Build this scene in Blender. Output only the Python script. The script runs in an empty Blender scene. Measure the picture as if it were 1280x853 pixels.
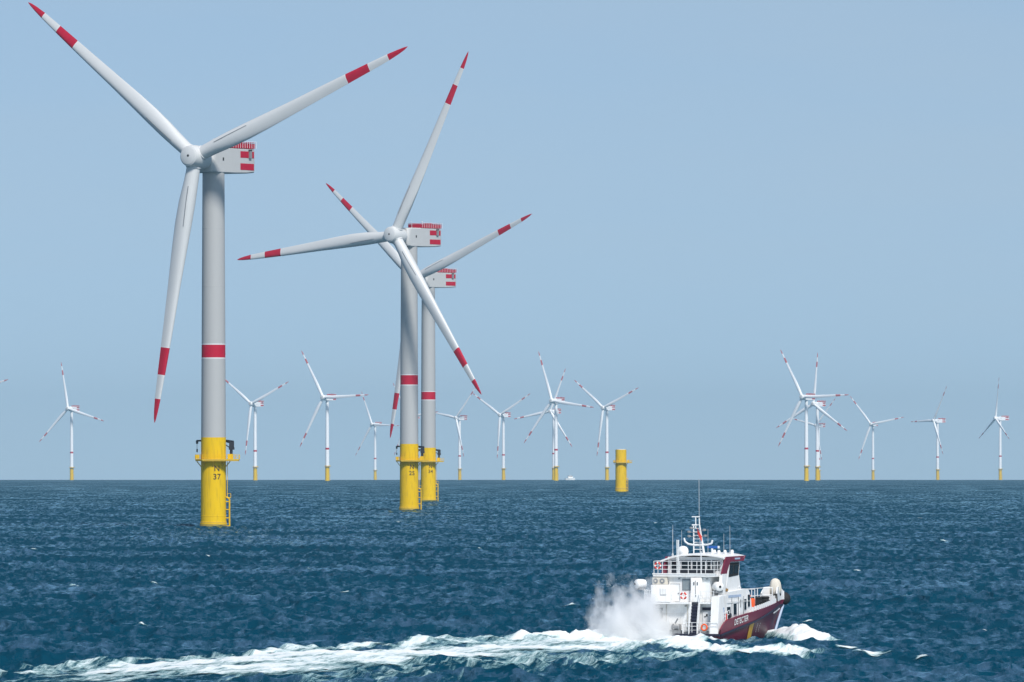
import bpy, math, random
import numpy as np
from mathutils import Matrix, Vector

random.seed(7)
SC = bpy.context.scene
COL = SC.collection
R_EARTH = 6.371e6
EYE = 18.8
FPX = 10667.0                      # focal length in pixels of a 1280 px wide picture (300 mm lens)
PY0 = 574.1                        # picture row of the true horizontal
rad = math.radians

# ------------------------------------------------------------------ camera
cam = bpy.data.objects.new('camera', bpy.data.cameras.new('camera'))
COL.objects.link(cam)
cam.location = (0, 0, EYE)
cam.rotation_euler = (rad(90), 0, 0)
cam.data.sensor_width = 36.0
cam.data.lens = 300.0
cam.data.shift_y = (PY0 - 426.5) / 1280.0
cam.data.clip_start = 1.0
cam.data.clip_end = 60000.0
SC.camera = cam

# ------------------------------------------------------------------ light
SUN_EL, SUN_AZ = 48.0, 159.0       # azimuth clockwise from the viewing direction
world = bpy.data.worlds.new('World')
SC.world = world
world.use_nodes = True
wn = world.node_tree.nodes
wl = world.node_tree.links
wn.clear()
sky = wn.new('ShaderNodeTexSky')
sky.sky_type = 'NISHITA'
sky.sun_disc = False
sky.sun_elevation = rad(SUN_EL)
sky.sun_rotation = rad(SUN_AZ)
sky.altitude = 0
sky.air_density = 1.0
sky.dust_density = 0.4
sky.ozone_density = 1.0
bg = wn.new('ShaderNodeBackground')
bg.inputs['Strength'].default_value = 0.096
wo = wn.new('ShaderNodeOutputWorld')
# thin high haze evens the sky out: look it up a little higher than the true direction
wtc = wn.new('ShaderNodeTexCoord'); wsep = wn.new('ShaderNodeSeparateXYZ'); wabs = wn.new('ShaderNodeMath'); wabs.operation = 'ABSOLUTE'
wz = wn.new('ShaderNodeMath'); wz.operation = 'MULTIPLY_ADD'; wz.inputs[1].default_value = 0.75; wz.inputs[2].default_value = 0.14
wcomb = wn.new('ShaderNodeCombineXYZ'); wnorm = wn.new('ShaderNodeVectorMath'); wnorm.operation = 'NORMALIZE'
wl.new(wtc.outputs['Generated'], wsep.inputs[0]); wl.new(wsep.outputs['Z'], wabs.inputs[0]); wl.new(wabs.outputs[0], wz.inputs[0])
wl.new(wsep.outputs['X'], wcomb.inputs['X']); wl.new(wsep.outputs['Y'], wcomb.inputs['Y']); wl.new(wz.outputs[0], wcomb.inputs['Z'])
wl.new(wcomb.outputs[0], wnorm.inputs[0]); wl.new(wnorm.outputs[0], sky.inputs['Vector'])
wmap = wn.new('ShaderNodeMapping'); wmap.inputs['Scale'].default_value = (9, 9, 46)
wno = wn.new('ShaderNodeTexNoise'); wno.inputs['Scale'].default_value = 1.0; wno.inputs['Detail'].default_value = 4
wrg = wn.new('ShaderNodeMapRange'); wrg.inputs['From Min'].default_value = 0.42; wrg.inputs['From Max'].default_value = 0.75; wrg.inputs['To Max'].default_value = 0.24
wmx = wn.new('ShaderNodeMix'); wmx.data_type = 'RGBA'; wmx.inputs['B'].default_value = (4.3, 5.2, 6.0, 1)
wl.new(wtc.outputs['Generated'], wmap.inputs['Vector']); wl.new(wmap.outputs['Vector'], wno.inputs['Vector']); wl.new(wno.outputs['Fac'], wrg.inputs['Value'])
wl.new(wrg.outputs['Result'], wmx.inputs['Factor']); wl.new(sky.outputs['Color'], wmx.inputs['A']); wl.new(wmx.outputs['Result'], bg.inputs['Color'])
wl.new(bg.outputs['Background'], wo.inputs['Surface'])

sl = bpy.data.lights.new('sun', 'SUN')
sl.energy = 4.1
sl.angle = rad(10)
sl.color = (1.0, 0.965, 0.92)
sun = bpy.data.objects.new('sun', sl)
COL.objects.link(sun)
to_sun = Vector((math.sin(rad(SUN_AZ)) * math.cos(rad(SUN_EL)), math.cos(rad(SUN_AZ)) * math.cos(rad(SUN_EL)), math.sin(rad(SUN_EL))))
sun.rotation_euler = to_sun.to_track_quat('Z', 'Y').to_euler()
sun.location = (300, -300, 900)

SC.view_settings.view_transform = 'Standard'
SC.view_settings.look = 'None'
SC.view_settings.gamma = 1.0
SC.view_settings.exposure = 0.2
SC.view_settings.use_curve_mapping = False
SC.cycles.use_denoising = True
SC.cycles.volume_bounces = 8
SC.cycles.max_bounces = 12
SC.cycles.transparent_max_bounces = 12

# ------------------------------------------------------------------ materials
def principled(name):
    m = bpy.data.materials.new(name)
    m.use_nodes = True
    return m, m.node_tree.nodes, m.node_tree.links, m.node_tree.nodes['Principled BSDF']

def paint(name, color, rough=0.45, var=0.12, scale=0.6, stretch=(1, 1, 1), dirt=None, dirt_amt=0.0, metallic=0.0, spec=0.5):
    """painted surface: slow tone variation plus optional patches of grime"""
    m, n, l, p = principled(name)
    tc = n.new('ShaderNodeTexCoord')
    mp = n.new('ShaderNodeMapping')
    mp.inputs['Scale'].default_value = stretch
    l.new(tc.outputs['Object'], mp.inputs['Vector'])
    no = n.new('ShaderNodeTexNoise')
    no.inputs['Scale'].default_value = scale
    no.inputs['Detail'].default_value = 5
    l.new(mp.outputs['Vector'], no.inputs['Vector'])
    mx = n.new('ShaderNodeMix'); mx.data_type = 'RGBA'
    lo = [c * (1 - var) for c in color]; hi = [min(1, c * (1 + var)) for c in color]
    mx.inputs['A'].default_value = (*lo, 1); mx.inputs['B'].default_value = (*hi, 1)
    l.new(no.outputs['Fac'], mx.inputs['Factor'])
    out = mx.outputs['Result']
    if dirt:
        n2 = n.new('ShaderNodeTexNoise'); n2.inputs['Scale'].default_value = scale * 2.3; n2.inputs['Detail'].default_value = 7
        mp2 = n.new('ShaderNodeMapping'); mp2.inputs['Scale'].default_value = (2.5, 2.5, 0.35)
        l.new(tc.outputs['Object'], mp2.inputs['Vector']); l.new(mp2.outputs['Vector'], n2.inputs['Vector'])
        rp = n.new('ShaderNodeMapRange'); rp.inputs['From Min'].default_value = 0.5; rp.inputs['From Max'].default_value = 0.8
        rp.inputs['To Max'].default_value = dirt_amt
        l.new(n2.outputs['Fac'], rp.inputs['Value'])
        m2 = n.new('ShaderNodeMix'); m2.data_type = 'RGBA'
        l.new(rp.outputs['Result'], m2.inputs['Factor']); l.new(out, m2.inputs['A'])
        m2.inputs['B'].default_value = (*dirt, 1)
        out = m2.outputs['Result']
    l.new(out, p.inputs['Base Color'])
    p.inputs['Roughness'].default_value = rough
    p.inputs['Metallic'].default_value = metallic
    p.inputs['Specular IOR Level'].default_value = spec
    return m

M = {}
M['tower'] = paint('light_grey_tower_paint', (0.39, 0.395, 0.39), 0.5, 0.03, 0.05, (1, 1, .2), (0.36, 0.36, 0.34), 0.12)
M['blade'] = paint('light_grey_blade_coating', (0.56, 0.57, 0.565), 0.42, 0.03, 0.2)
M['nacelle'] = paint('grey_white_nacelle_panels', (0.47, 0.475, 0.47), 0.5, 0.03, 0.3, (1, 1, .3), (0.36, 0.36, 0.34), 0.15)
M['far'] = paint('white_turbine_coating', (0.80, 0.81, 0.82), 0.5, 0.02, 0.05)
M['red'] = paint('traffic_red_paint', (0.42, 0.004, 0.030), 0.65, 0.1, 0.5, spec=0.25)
M['redfar'] = paint('haze_paled_red', (0.50, 0.10, 0.11), 0.65, 0.1, 0.5, spec=0.25)  # red of the far blades, lightened in the colour to imitate haze
M['rim'] = paint('pale_band_edge', (0.62, 0.62, 0.615), 0.5, 0.03, 0.2)
M['tp'] = paint('yellow_foundation_coating', (0.70, 0.445, 0.001), 0.75, 0.05, 0.25, (1, 1, .3), (0.40, 0.25, 0.02), 0.8, spec=0.2)
M['tpdark'] = paint('worn_yellow_steel', (0.58, 0.37, 0.02), 0.6, 0.15, 1.0, (1, 1, 1), (0.25, 0.17, 0.05), 0.5)
M['splash'] = paint('fouled_waterline_steel', (0.30, 0.22, 0.03), 0.7, 0.3, 1.5)
M['dark'] = paint('dark_navy_machinery', (0.012, 0.014, 0.022), 0.5, 0.2, 2)
M['black'] = paint('black_rubber', (0.012, 0.012, 0.013), 0.75, 0.3, 3)
M['letter'] = paint('black_lettering', (0.015, 0.013, 0.01), 0.6, 0.1, 2)
M['grey'] = paint('grey_steel', (0.22, 0.23, 0.24), 0.5, 0.15, 2)
M['white'] = paint('white_ship_paint', (0.78, 0.78, 0.77), 0.38, 0.03, 0.8, (1, 1, .5), (0.50, 0.43, 0.34), 0.42)
M['rail'] = paint('white_railing_paint', (0.74, 0.75, 0.75), 0.4, 0.05, 2)
M['maroon'] = paint('maroon_hull_paint', (0.105, 0.005, 0.024), 0.45, 0.18, 0.9, (1, 1, 1), (0.20, 0.06, 0.09), 0.16, spec=0.3)
M['maroon2'] = paint('maroon_trim_paint', (0.165, 0.012, 0.035), 0.4, 0.12, 0.9)
M['navy'] = paint('navy_rubber_fender', (0.012, 0.014, 0.035), 0.6, 0.2, 1.5)
M['yellowmark'] = paint('ochre_yellow_mark', (0.62, 0.33, 0.015), 0.5, 0.2, 2.5, (1, 1, 1), (0.3, 0.15, 0.03), 0.6)
M['orange'] = paint('orange_plastic', (0.75, 0.10, 0.015), 0.45, 0.1, 2)
M['buoyred'] = paint('lifebuoy_red', (0.60, 0.045, 0.03), 0.5, 0.1, 2)
M['deck'] = paint('grey_deck_paint', (0.16, 0.18, 0.20), 0.7, 0.15, 1.5)
M['cream'] = paint('cream_canvas', (0.62, 0.58, 0.50), 0.8, 0.18, 2.2, (3, 3, .6))
M['glassf'] = paint('weathered_window_glass', (0.22, 0.26, 0.28), 0.15, 0.2, 1.2)
M['blue'] = paint('blue_radar_paint', (0.02, 0.10, 0.36), 0.4, 0.1, 2)
M['bluegrey'] = paint('faded_blue_lettering', (0.35, 0.43, 0.56), 0.5, 0.1, 2)
M['wire'] = paint('pale_antenna', (0.42, 0.44, 0.46), 0.4, 0.05, 2)
M['tan'] = paint('tan_rope', (0.45, 0.30, 0.14), 0.8, 0.2, 4)

m, n, l, p = principled('dark_window_glass')
p.inputs['Base Color'].default_value = (0.012, 0.017, 0.022, 1); p.inputs['Roughness'].default_value = 0.06
M['glass'] = m

def make_sea_material():
    m, n, l, p = principled('sea_water')
    tc = n.new('ShaderNodeTexCoord')
    big = n.new('ShaderNodeTexNoise'); big.inputs['Scale'].default_value = 0.012; big.inputs['Detail'].default_value = 3
    l.new(tc.outputs['Object'], big.inputs['Vector'])
    mx = n.new('ShaderNodeMix'); mx.data_type = 'RGBA'
    mx.inputs['A'].default_value = (0.0004, 0.032, 0.060, 1)
    mx.inputs['B'].default_value = (0.0006, 0.041, 0.073, 1)
    l.new(big.outputs['Fac'], mx.inputs['Factor'])
    l.new(mx.outputs['Result'], p.inputs['Base Color'])
    b1 = n.new('ShaderNodeTexNoise'); b1.inputs['Scale'].default_value = 0.9; b1.inputs['Detail'].default_value = 6; b1.inputs['Roughness'].default_value = 0.6
    mp = n.new('ShaderNodeMapping'); mp.inputs['Rotation'].default_value = (0, 0, rad(35)); mp.inputs['Scale'].default_value = (0.55, 1.0, 1.0)
    l.new(tc.outputs['Object'], mp.inputs['Vector']); l.new(mp.outputs['Vector'], b1.inputs['Vector'])
    b2 = n.new('ShaderNodeTexNoise'); b2.inputs['Scale'].default_value = 0.22; b2.inputs['Detail'].default_value = 4; b2.inputs['Roughness'].default_value = 0.6
    l.new(mp.outputs['Vector'], b2.inputs['Vector'])
    ad = n.new('ShaderNodeMath'); ad.operation = 'MULTIPLY_ADD'; ad.inputs[1].default_value = 0.6
    l.new(b2.outputs['Fac'], ad.inputs[0]); l.new(b1.outputs['Fac'], ad.inputs[2])
    bp = n.new('ShaderNodeBump'); bp.inputs['Strength'].default_value = 1.0; bp.inputs['Distance'].default_value = 0.04
    l.new(ad.outputs[0], bp.inputs['Height'])
    # body colour of the water under a mirror whose strength follows Fresnel; unresolved ripples keep it below a full mirror
    n.remove(p)
    df = n.new('ShaderNodeBsdfDiffuse'); gl = n.new('ShaderNodeBsdfAnisotropic'); gl.inputs['Roughness'].default_value = 0.10; gl.inputs['Color'].default_value = (0.68, 0.94, 1.0, 1)
    fr = n.new('ShaderNodeFresnel'); fr.inputs['IOR'].default_value = 1.333
    pw = n.new('ShaderNodeMath'); pw.operation = 'POWER'; pw.inputs[1].default_value = 2.4
    mr = n.new('ShaderNodeMath'); mr.operation = 'MULTIPLY'; 
    # wind streaks: rippled and slick bands running with the wind
    ms = n.new('ShaderNodeMapping'); ms.inputs['Rotation'].default_value = (0, 0, rad(38)); ms.inputs['Scale'].default_value = (0.62, 0.10, 0.6)
    l.new(tc.outputs['Object'], ms.inputs['Vector'])
    ns = n.new('ShaderNodeTexNoise'); ns.inputs['Scale'].default_value = 1.0; ns.inputs['Detail'].default_value = 6; ns.inputs['Roughness'].default_value = 0.7
    l.new(ms.outputs['Vector'], ns.inputs['Vector'])
    rs = n.new('ShaderNodeMapRange'); rs.inputs['From Min'].default_value = 0.46; rs.inputs['From Max'].default_value = 0.68
    rs.inputs['To Min'].default_value = 0.02; rs.inputs['To Max'].default_value = 0.72
    wp = n.new('ShaderNodeTexNoise'); wp.inputs['Scale'].default_value = 0.011; wp.inputs['Detail'].default_value = 3
    l.new(tc.outputs['Object'], wp.inputs['Vector'])
    wm = n.new('ShaderNodeMath'); wm.operation = 'MULTIPLY_ADD'; wm.inputs[1].default_value = 0.45; l.new(wp.outputs['Fac'], wm.inputs[0])
    w2 = n.new('ShaderNodeMath'); w2.operation = 'SUBTRACT'; w2.inputs[1].default_value = 0.225
    l.new(ns.outputs['Fac'], wm.inputs[2]); l.new(wm.outputs[0], w2.inputs[0]); l.new(w2.outputs[0], rs.inputs['Value']); l.new(rs.outputs['Result'], mr.inputs[1])
    mxs = n.new('ShaderNodeMixShader')
    l.new(mx.outputs['Result'], df.inputs['Color'])
    for q in (df, gl, fr): l.new(bp.outputs['Normal'], q.inputs['Normal'])
    l.new(fr.outputs['Fac'], pw.inputs[0]); l.new(pw.outputs[0], mr.inputs[0]); l.new(mr.outputs[0], mxs.inputs['Fac'])
    l.new(df.outputs[0], mxs.inputs[1]); l.new(gl.outputs[0], mxs.inputs[2])
    l.new(mxs.outputs[0], n['Material Output'].inputs['Surface'])
    return m
M['sea'] = make_sea_material()

def make_foam_material():
    m, n, l, p = principled('wake_foam')
    at = n.new('ShaderNodeAttribute'); at.attribute_name = 'foam_amount'
    uv = n.new('ShaderNodeAttribute'); uv.attribute_name = 'flow'        # metres along and across the wake
    def noise(scale, stretch, detail, rough):
        mp = n.new('ShaderNodeMapping'); mp.inputs['Scale'].default_value = stretch
        l.new(uv.outputs['Vector'], mp.inputs['Vector'])
        t = n.new('ShaderNodeTexNoise'); t.inputs['Scale'].default_value = scale; t.inputs['Detail'].default_value = detail; t.inputs['Roughness'].default_value = rough
        l.new(mp.outputs['Vector'], t.inputs['Vector'])
        return t.outputs['Fac']
    def math_(op, a, b):
        t = n.new('ShaderNodeMath'); t.operation = op
        for i, v in enumerate((a, b)):
            if isinstance(v, (int, float)): t.inputs[i].default_value = v
            else: l.new(v, t.inputs[i])
        return t.outputs[0]
    n1 = noise(0.45, (0.16, 1.0, 1.0), 10, 0.70)
    n2 = noise(2.2, (0.35, 1.0, 1.0), 8, 0.72)
    v = math_('ADD', math_('MULTIPLY', math_('SUBTRACT', n1, 0.5), 2.6), math_('MULTIPLY', math_('SUBTRACT', n2, 0.5), 1.3))
    a = math_('ADD', math_('MULTIPLY', at.outputs['Fac'], 1.55), math_('SUBTRACT', v, 0.52))
    al = n.new('ShaderNodeMapRange'); al.inputs['From Min'].default_value = -0.05; al.inputs['From Max'].default_value = 0.52
    l.new(a, al.inputs['Value'])
    wt = n.new('ShaderNodeMapRange'); wt.inputs['From Min'].default_value = 0.05; wt.inputs['From Max'].default_value = 0.70
    l.new(a, wt.inputs['Value'])
    mx = n.new('ShaderNodeMix'); mx.data_type = 'RGBA'
    mx.inputs['A'].default_value = (0.27, 0.53, 0.55, 1); mx.inputs['B'].default_value = (0.72, 0.75, 0.755, 1)
    l.new(wt.outputs['Result'], mx.inputs['Factor'])
    l.new(mx.outputs['Result'], p.inputs['Base Color'])
    p.inputs['Roughness'].default_value = 0.8
    l.new(al.outputs['Result'], p.inputs['Alpha'])
    bp = n.new('ShaderNodeBump'); bp.inputs['Strength'].default_value = 0.6; bp.inputs['Distance'].default_value = 0.18
    l.new(n2, bp.inputs['Height']); l.new(bp.outputs['Normal'], p.inputs['Normal'])
    return m
M['foam'] = make_foam_material()

# ------------------------------------------------------------------ mesh helpers
class MB:
    def __init__(self):
        self.v = []; self.f = []; self.m = []; self.s = []
    def add(self, verts, faces, mi=0, smooth=False):
        o = len(self.v)
        self.v += [tuple(p) for p in verts]
        self.f += [tuple(i + o for i in f) for f in faces]
        self.m += [mi] * len(faces); self.s += [smooth] * len(faces)
    def box(self, lo, hi, mi=0, rot=None, piv=(0, 0, 0), ch=0.0):
        x0, y0, z0 = lo; x1, y1, z1 = hi
        if ch > 0:                     # chamfered upright and top edges
            c = ch
            ring = [(x0 + c, y0), (x1 - c, y0), (x1, y0 + c), (x1, y1 - c), (x1 - c, y1), (x0 + c, y1), (x0, y1 - c), (x0, y0 + c)]
            cx, cy = (x0 + x1) / 2, (y0 + y1) / 2
            def ins(q): return (q[0] + (c if q[0] < cx else -c) * .7, q[1] + (c if q[1] < cy else -c) * .7)
            vs = [(a, b, z0) for a, b in ring] + [(a, b, z1 - c) for a, b in ring] + [(*ins(q), z1) for q in ring]
            fs = [tuple(range(7, -1, -1)), tuple(range(16, 24))]
            for k in range(2):
                for i in range(8):
                    j = (i + 1) % 8
                    fs.append((k * 8 + i, k * 8 + j, k * 8 + 8 + j, k * 8 + 8 + i))
        else:
            vs = [(x0, y0, z0), (x1, y0, z0), (x1, y1, z0), (x0, y1, z0), (x0, y0, z1), (x1, y0, z1), (x1, y1, z1), (x0, y1, z1)]
            fs = [(3, 2, 1, 0), (4, 5, 6, 7), (0, 1, 5, 4), (1, 2, 6, 5), (2, 3, 7, 6), (3, 0, 4, 7)]
        if rot is not None:
            pv = Vector(piv)
            vs = [tuple(rot @ (Vector(q) - pv) + pv) for q in vs]
        self.add(vs, fs, mi)
    def tube(self, a, b, r, seg=8, mi=0, r2=None, cap=True):
        a = Vector(a); b = Vector(b); d = b - a
        if d.length < 1e-6: return
        q = d.to_track_quat('Z', 'Y'); r2 = r if r2 is None else r2
        vs = []
        for p, rr in ((a, r), (b, r2)):
            for i in range(seg):
                t = 2 * math.pi * i / seg
                vs.append(tuple(p + q @ Vector((rr * math.cos(t), rr * math.sin(t), 0))))
        fs = [(i, (i + 1) % seg, seg + (i + 1) % seg, seg + i) for i in range(seg)]
        self.add(vs, fs, mi, seg > 6)
        if cap:
            self.add(vs[:seg], [tuple(range(seg - 1, -1, -1))], mi); self.add(vs[seg:], [tuple(range(seg))], mi)
    def path(self, pts, r, seg=6, mi=0):
        for a, b in zip(pts[:-1], pts[1:]): self.tube(a, b, r, seg, mi)
    def lathe(self, prof, seg=32, mi=0, origin=(0, 0, 0), rot=None, mids=None, smooth=True, cap=True):
        """prof: list of (radius, height) about local Z"""
        o = Vector(origin); vs = []
        for r, z in prof:
            for i in range(seg):
                t = 2 * math.pi * i / seg
                p = Vector((r * math.cos(t), r * math.sin(t), z))
                vs.append(tuple((rot @ p if rot is not None else p) + o))
        for k in range(len(prof) - 1):
            fs = [(k * seg + i, k * seg + (i + 1) % seg, (k + 1) * seg + (i + 1) % seg, (k + 1) * seg + i) for i in range(seg)]
            b = len(self.v) if k == 0 else b
            if k == 0: self.v += vs
            self.f += [tuple(i + b for i in f) for f in fs]
            self.m += [mids[k] if mids else mi] * seg; self.s += [smooth] * seg
        if cap:
            for k, rev in ((0, True), (len(prof) - 1, False)):
                if prof[k][0] > 1e-4:
                    idx = [b + k * seg + i for i in range(seg)]
                    self.f.append(tuple(reversed(idx)) if rev else tuple(idx))
                    self.m.append((mids[0] if k == 0 else mids[-1]) if mids else mi); self.s.append(False)
    def prism(self, poly, axis, a, b, mi=0):
        """poly: list of 2D points in the other two axes (kept in xyz order), extruded along axis from a to b"""
        def P(q, t):
            return {'x': (t, q[0], q[1]), 'y': (q[0], t, q[1]), 'z': (q[0], q[1], t)}[axis]
        k = len(poly)
        vs = [P(q, a) for q in poly] + [P(q, b) for q in poly]
        fs = [tuple(range(k - 1, -1, -1)), tuple(range(k, 2 * k))] + [(i, (i + 1) % k, k + (i + 1) % k, k + i) for i in range(k)]
        self.add(vs, fs, mi)
    def grid(self, rows, mi=0, smooth=True, mids=None):
        k = len(rows[0]); vs = [p for r in rows for p in r]; o = len(self.v)
        self.v += [tuple(p) for p in vs]
        for i in range(len(rows) - 1):
            for j in range(k - 1):
                self.f.append((o + i * k + j, o + i * k + j + 1, o + (i + 1) * k + j + 1, o + (i + 1) * k + j))
                self.m.append(mids[i] if mids else mi); self.s.append(smooth)
    def mesh(self, name, mats, fix=True):
        me = bpy.data.meshes.new(name)
        me.from_pydata(self.v, [], self.f)
        for mt in (mats if isinstance(mats, (list, tuple)) else [mats]): me.materials.append(M[mt] if isinstance(mt, str) else mt)
        me.polygons.foreach_set('material_index', self.m)
        me.polygons.foreach_set('use_smooth', self.s)
        me.update()
        me.set_sharp_from_angle(angle=rad(38)) if not fix else None
        if fix:
            import bmesh
            bm = bmesh.new(); bm.from_mesh(me)
            bmesh.ops.remove_doubles(bm, verts=bm.verts, dist=1e-4)
            bmesh.ops.recalc_face_normals(bm, faces=bm.faces)
            bm.to_mesh(me); bm.free()
            me.set_sharp_from_angle(angle=rad(38))
        return me

def part(name, data, parent, mats=None, mtx=None, label=None):
    if isinstance(data, MB): data = data.mesh(name, mats)
    o = bpy.data.objects.new(name, data); COL.objects.link(o)
    o.parent = parent
    if mtx is not None: o.matrix_basis = mtx
    if label: o['label'] = label
    return o

def thing(name, label, cat, loc=(0, 0, 0), rotz=0.0, group=None):
    o = bpy.data.objects.new(name, None); COL.objects.link(o)
    o.location = loc; o.rotation_euler = (0, 0, rotz); o.empty_display_size = 1
    o['label'] = label; o['category'] = cat
    if group: o['group'] = group
    return o

def tag(o, label, cat, group=None):
    o['label'] = label; o['category'] = cat
    if group: o['group'] = group
    return o

def text_mesh(body, size, shear=0.0, spacing=1.0, bold=0.0):
    cu = bpy.data.curves.new('text', 'FONT'); cu.body = body; cu.size = size; cu.align_x = 'CENTER'; cu.align_y = 'CENTER'
    cu.shear = shear; cu.space_character = spacing; cu.offset = bold
    ob = bpy.data.objects.new('text', cu); COL.objects.link(ob)
    dg = bpy.context.evaluated_depsgraph_get()
    me = bpy.data.meshes.new_from_object(ob.evaluated_get(dg))
    bpy.data.objects.remove(ob); bpy.data.curves.remove(cu)
    return me

def ground(px, py):
    """point on the curved sea seen at a picture position"""
    t = (py - PY0) / FPX; D = EYE / t
    for _ in range(30): D = (EYE + D * D / 2 / R_EARTH) / t
    return (px - 640) * D / FPX, D

# ------------------------------------------------------------------ the sea
rng = np.random.default_rng(11)
NW = 110
lam = np.exp(np.linspace(math.log(0.6), math.log(46), NW)) * rng.uniform(0.94, 1.06, NW)
kk = 2 * np.pi / lam
amp = 0.085 / kk * (0.33 + 0.67 * np.exp(-(np.log(lam / 2.9) / 0.75) ** 2)) * np.where(lam > 20, np.exp(-((lam - 20) / 14.0) ** 2), 1.0) * rng.uniform(0.55, 1.4, NW)
spread = np.interp(lam, [1, 6, 14, 45], [0.95, 0.75, 0.5, 0.35])
wdir = rad(35) + rng.normal(0, 1, NW) * spread          # clockwise from +Y, the way the waves run
kx, ky = kk * np.sin(wdir), kk * np.cos(wdir)
phs = rng.uniform(0, 2 * np.pi, NW)

def smooth01(x): x = np.clip(x, 0, 1); return x * x * (3 - 2 * x)

LAT = rng.uniform(0, 1, (256, 256))
def vnoise(x, y):
    xi = np.floor(x).astype(int); yi = np.floor(y).astype(int); fx = x - xi; fy = y - yi
    fx = fx * fx * (3 - 2 * fx); fy = fy * fy * (3 - 2 * fy)
    g = lambda i, j: LAT[(xi + i) % 256, (yi + j) % 256]
    return (g(0, 0) * (1 - fx) + g(1, 0) * fx) * (1 - fy) + (g(0, 1) * (1 - fx) + g(1, 1) * fx) * fy
def fbm(x, y, octv=4):
    t = 0; w = 0.5; tot = 0
    for o in range(octv):
        t = t + w * vnoise(x * 2 ** o + 17.3 * o, y * 2 ** o + 5.1 * o); tot += w; w *= 0.55
    return t / tot
def sea_waves(x, y, spacing):
    dx = np.zeros_like(x); dy = np.zeros_like(x); dz = np.zeros_like(x)
    for i in range(NW):
        w = smooth01((lam[i] / spacing - 0.15) / 0.7)
        if not np.any(w > 0): continue
        a = amp[i] * w
        th = kx[i] * x + ky[i] * y + phs[i]
        c, s = np.cos(th), np.sin(th)
        dz += a * c
        dx -= 0.85 * a * s * np.sin(wdir[i]); dy -= 0.85 * a * s * np.cos(wdir[i])
    return dx, dy, dz

# ship frame
SHIP_X, SHIP_Y = 17.74, 875.0
HEAD = rad(23.0)
FW = (math.sin(HEAD), math.cos(HEAD)); ST = (math.cos(HEAD), -math.sin(HEAD))
def ship_frame(x, y):
    ex, ey = x - SHIP_X, y - SHIP_Y
    return -(ex * FW[0] + ey * FW[1]), ex * ST[0] + ey * ST[1]      # metres astern of the transom, metres to starboard
def seg_dist(a, b, pts):
    """distance to a polyline and the arc position along it"""
    best = np.full_like(a, 1e9); arc = np.zeros_like(a); L0 = 0.0; side = np.zeros_like(a)
    for (a0, b0), (a1, b1) in zip(pts[:-1], pts[1:]):
        vx, vy = a1 - a0, b1 - b0; L = math.hypot(vx, vy)
        t = np.clip(((a - a0) * vx + (b - b0) * vy) / L / L, 0, 1)
        qx, qy = a - (a0 + t * vx), b - (b0 + t * vy)
        d = np.hypot(qx, qy); m_ = d < best
        best = np.where(m_, d, best); arc = np.where(m_, L0 + t * L, arc)
        side = np.where(m_, np.sign(vx * qy - vy * qx), side)
        L0 += L
    return best, arc, side
PORT_WAVE = [(-1, -4.2), (4, -9.5), (11, -13.5), (25, -14.5), (45, -13.2), (70, -12.3), (105, -9.5), (130, -6.5), (165, 2), (205, 12)]
PORT_A = [q[0] for q in PORT_WAVE]; PORT_B = [q[1] for q in PORT_WAVE]
EDGE_A = [0, 20, 45, 75, 100, 130, 155, 205]; EDGE_B = [3.8, 6.5, 12.5, 16, 19, 23, 25, 30]
STBD_WAVE = [(0, 3.9), (12, 6.0), (21, 8.8), (34, 15.5), (44, 21.5), (54, 27)]
STBD_OUTER = [(38, 23.5), (46, 29), (55, 33.5), (66, 36)]
BOW_WAVE = [(-23.2, 0.7), (-18, 4.2), (-13, 7.9), (-6, 12.2), (2, 16.2)]
BOW_PORT = [(q[0], -q[1]) for q in BOW_WAVE]
def wake_height(a, b):
    h = np.zeros_like(a)
    d, s, _ = seg_dist(a, b, PORT_WAVE); h += 0.95 * np.exp(-(d / 2.6) ** 2) * np.exp(-s / 90) * smooth01(s / 5)
    d, s, _ = seg_dist(a, b, STBD_WAVE); h += 0.80 * np.exp(-(d / 2.3) ** 2) * np.exp(-s / 60) * smooth01((s - 6) / 10)
    d, s, _ = seg_dist(a, b, STBD_OUTER); h += 0.22 * np.exp(-(d / 2.6) ** 2)
    for bw in (BOW_WAVE, BOW_PORT):
        d, s, _ = seg_dist(a, b, bw); h += 1.25 * np.exp(-(d / 1.5) ** 2) * smooth01(s / 3) * (1 - smooth01((s - 12) / 9))
    c = 0.5 * (np.interp(a, PORT_A, PORT_B) + np.interp(a, EDGE_A, EDGE_B))
    h += 0.45 * np.exp(-((b - c) / (4 + 0.06 * np.maximum(a, 0))) ** 2) * smooth01((a - 3) / 12) * np.exp(-np.maximum(a, 0) / 90)
    h += 0.80 * np.exp(-((a - 108) / 36) ** 2) * np.exp(-((b - c) / 9) ** 2)
    # transverse stern waves inside the wedge
    wdg = smooth01(1.2 - np.abs(b - c) / (5 + 0.32 * np.maximum(a, 0)))
    h += 0.28 * np.cos(a * 2 * np.pi / 26 + 0.6) * wdg * smooth01(a / 10) * np.exp(-np.maximum(a, 0) / 110)
    return h
def row_spacing(d): return 0.45 * (d / 719.0) ** 2
def sea_height(x, y):
    r = np.hypot(x, y)
    dx, dy, dz = sea_waves(x, y, row_spacing(r))
    env = 0.50 + 1.0 * fbm(x / 24 + 50, y / 70 + 31, 3)
    a, b = ship_frame(x, y)
    lo = np.interp(a, PORT_A, PORT_B); hi = np.interp(a, EDGE_A, EDGE_B)
    env = env * (1 - 0.72 * smooth01((b - lo) / 5) * smooth01((hi - b) / 6) * smooth01(a / 8) * (1 - smooth01((a - 190) / 40)))
    dx, dy, dz = dx * env, dy * env, dz * env
    return dx, dy, dz + wake_height(a, b) - r * r / 2 / R_EARTH

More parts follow.
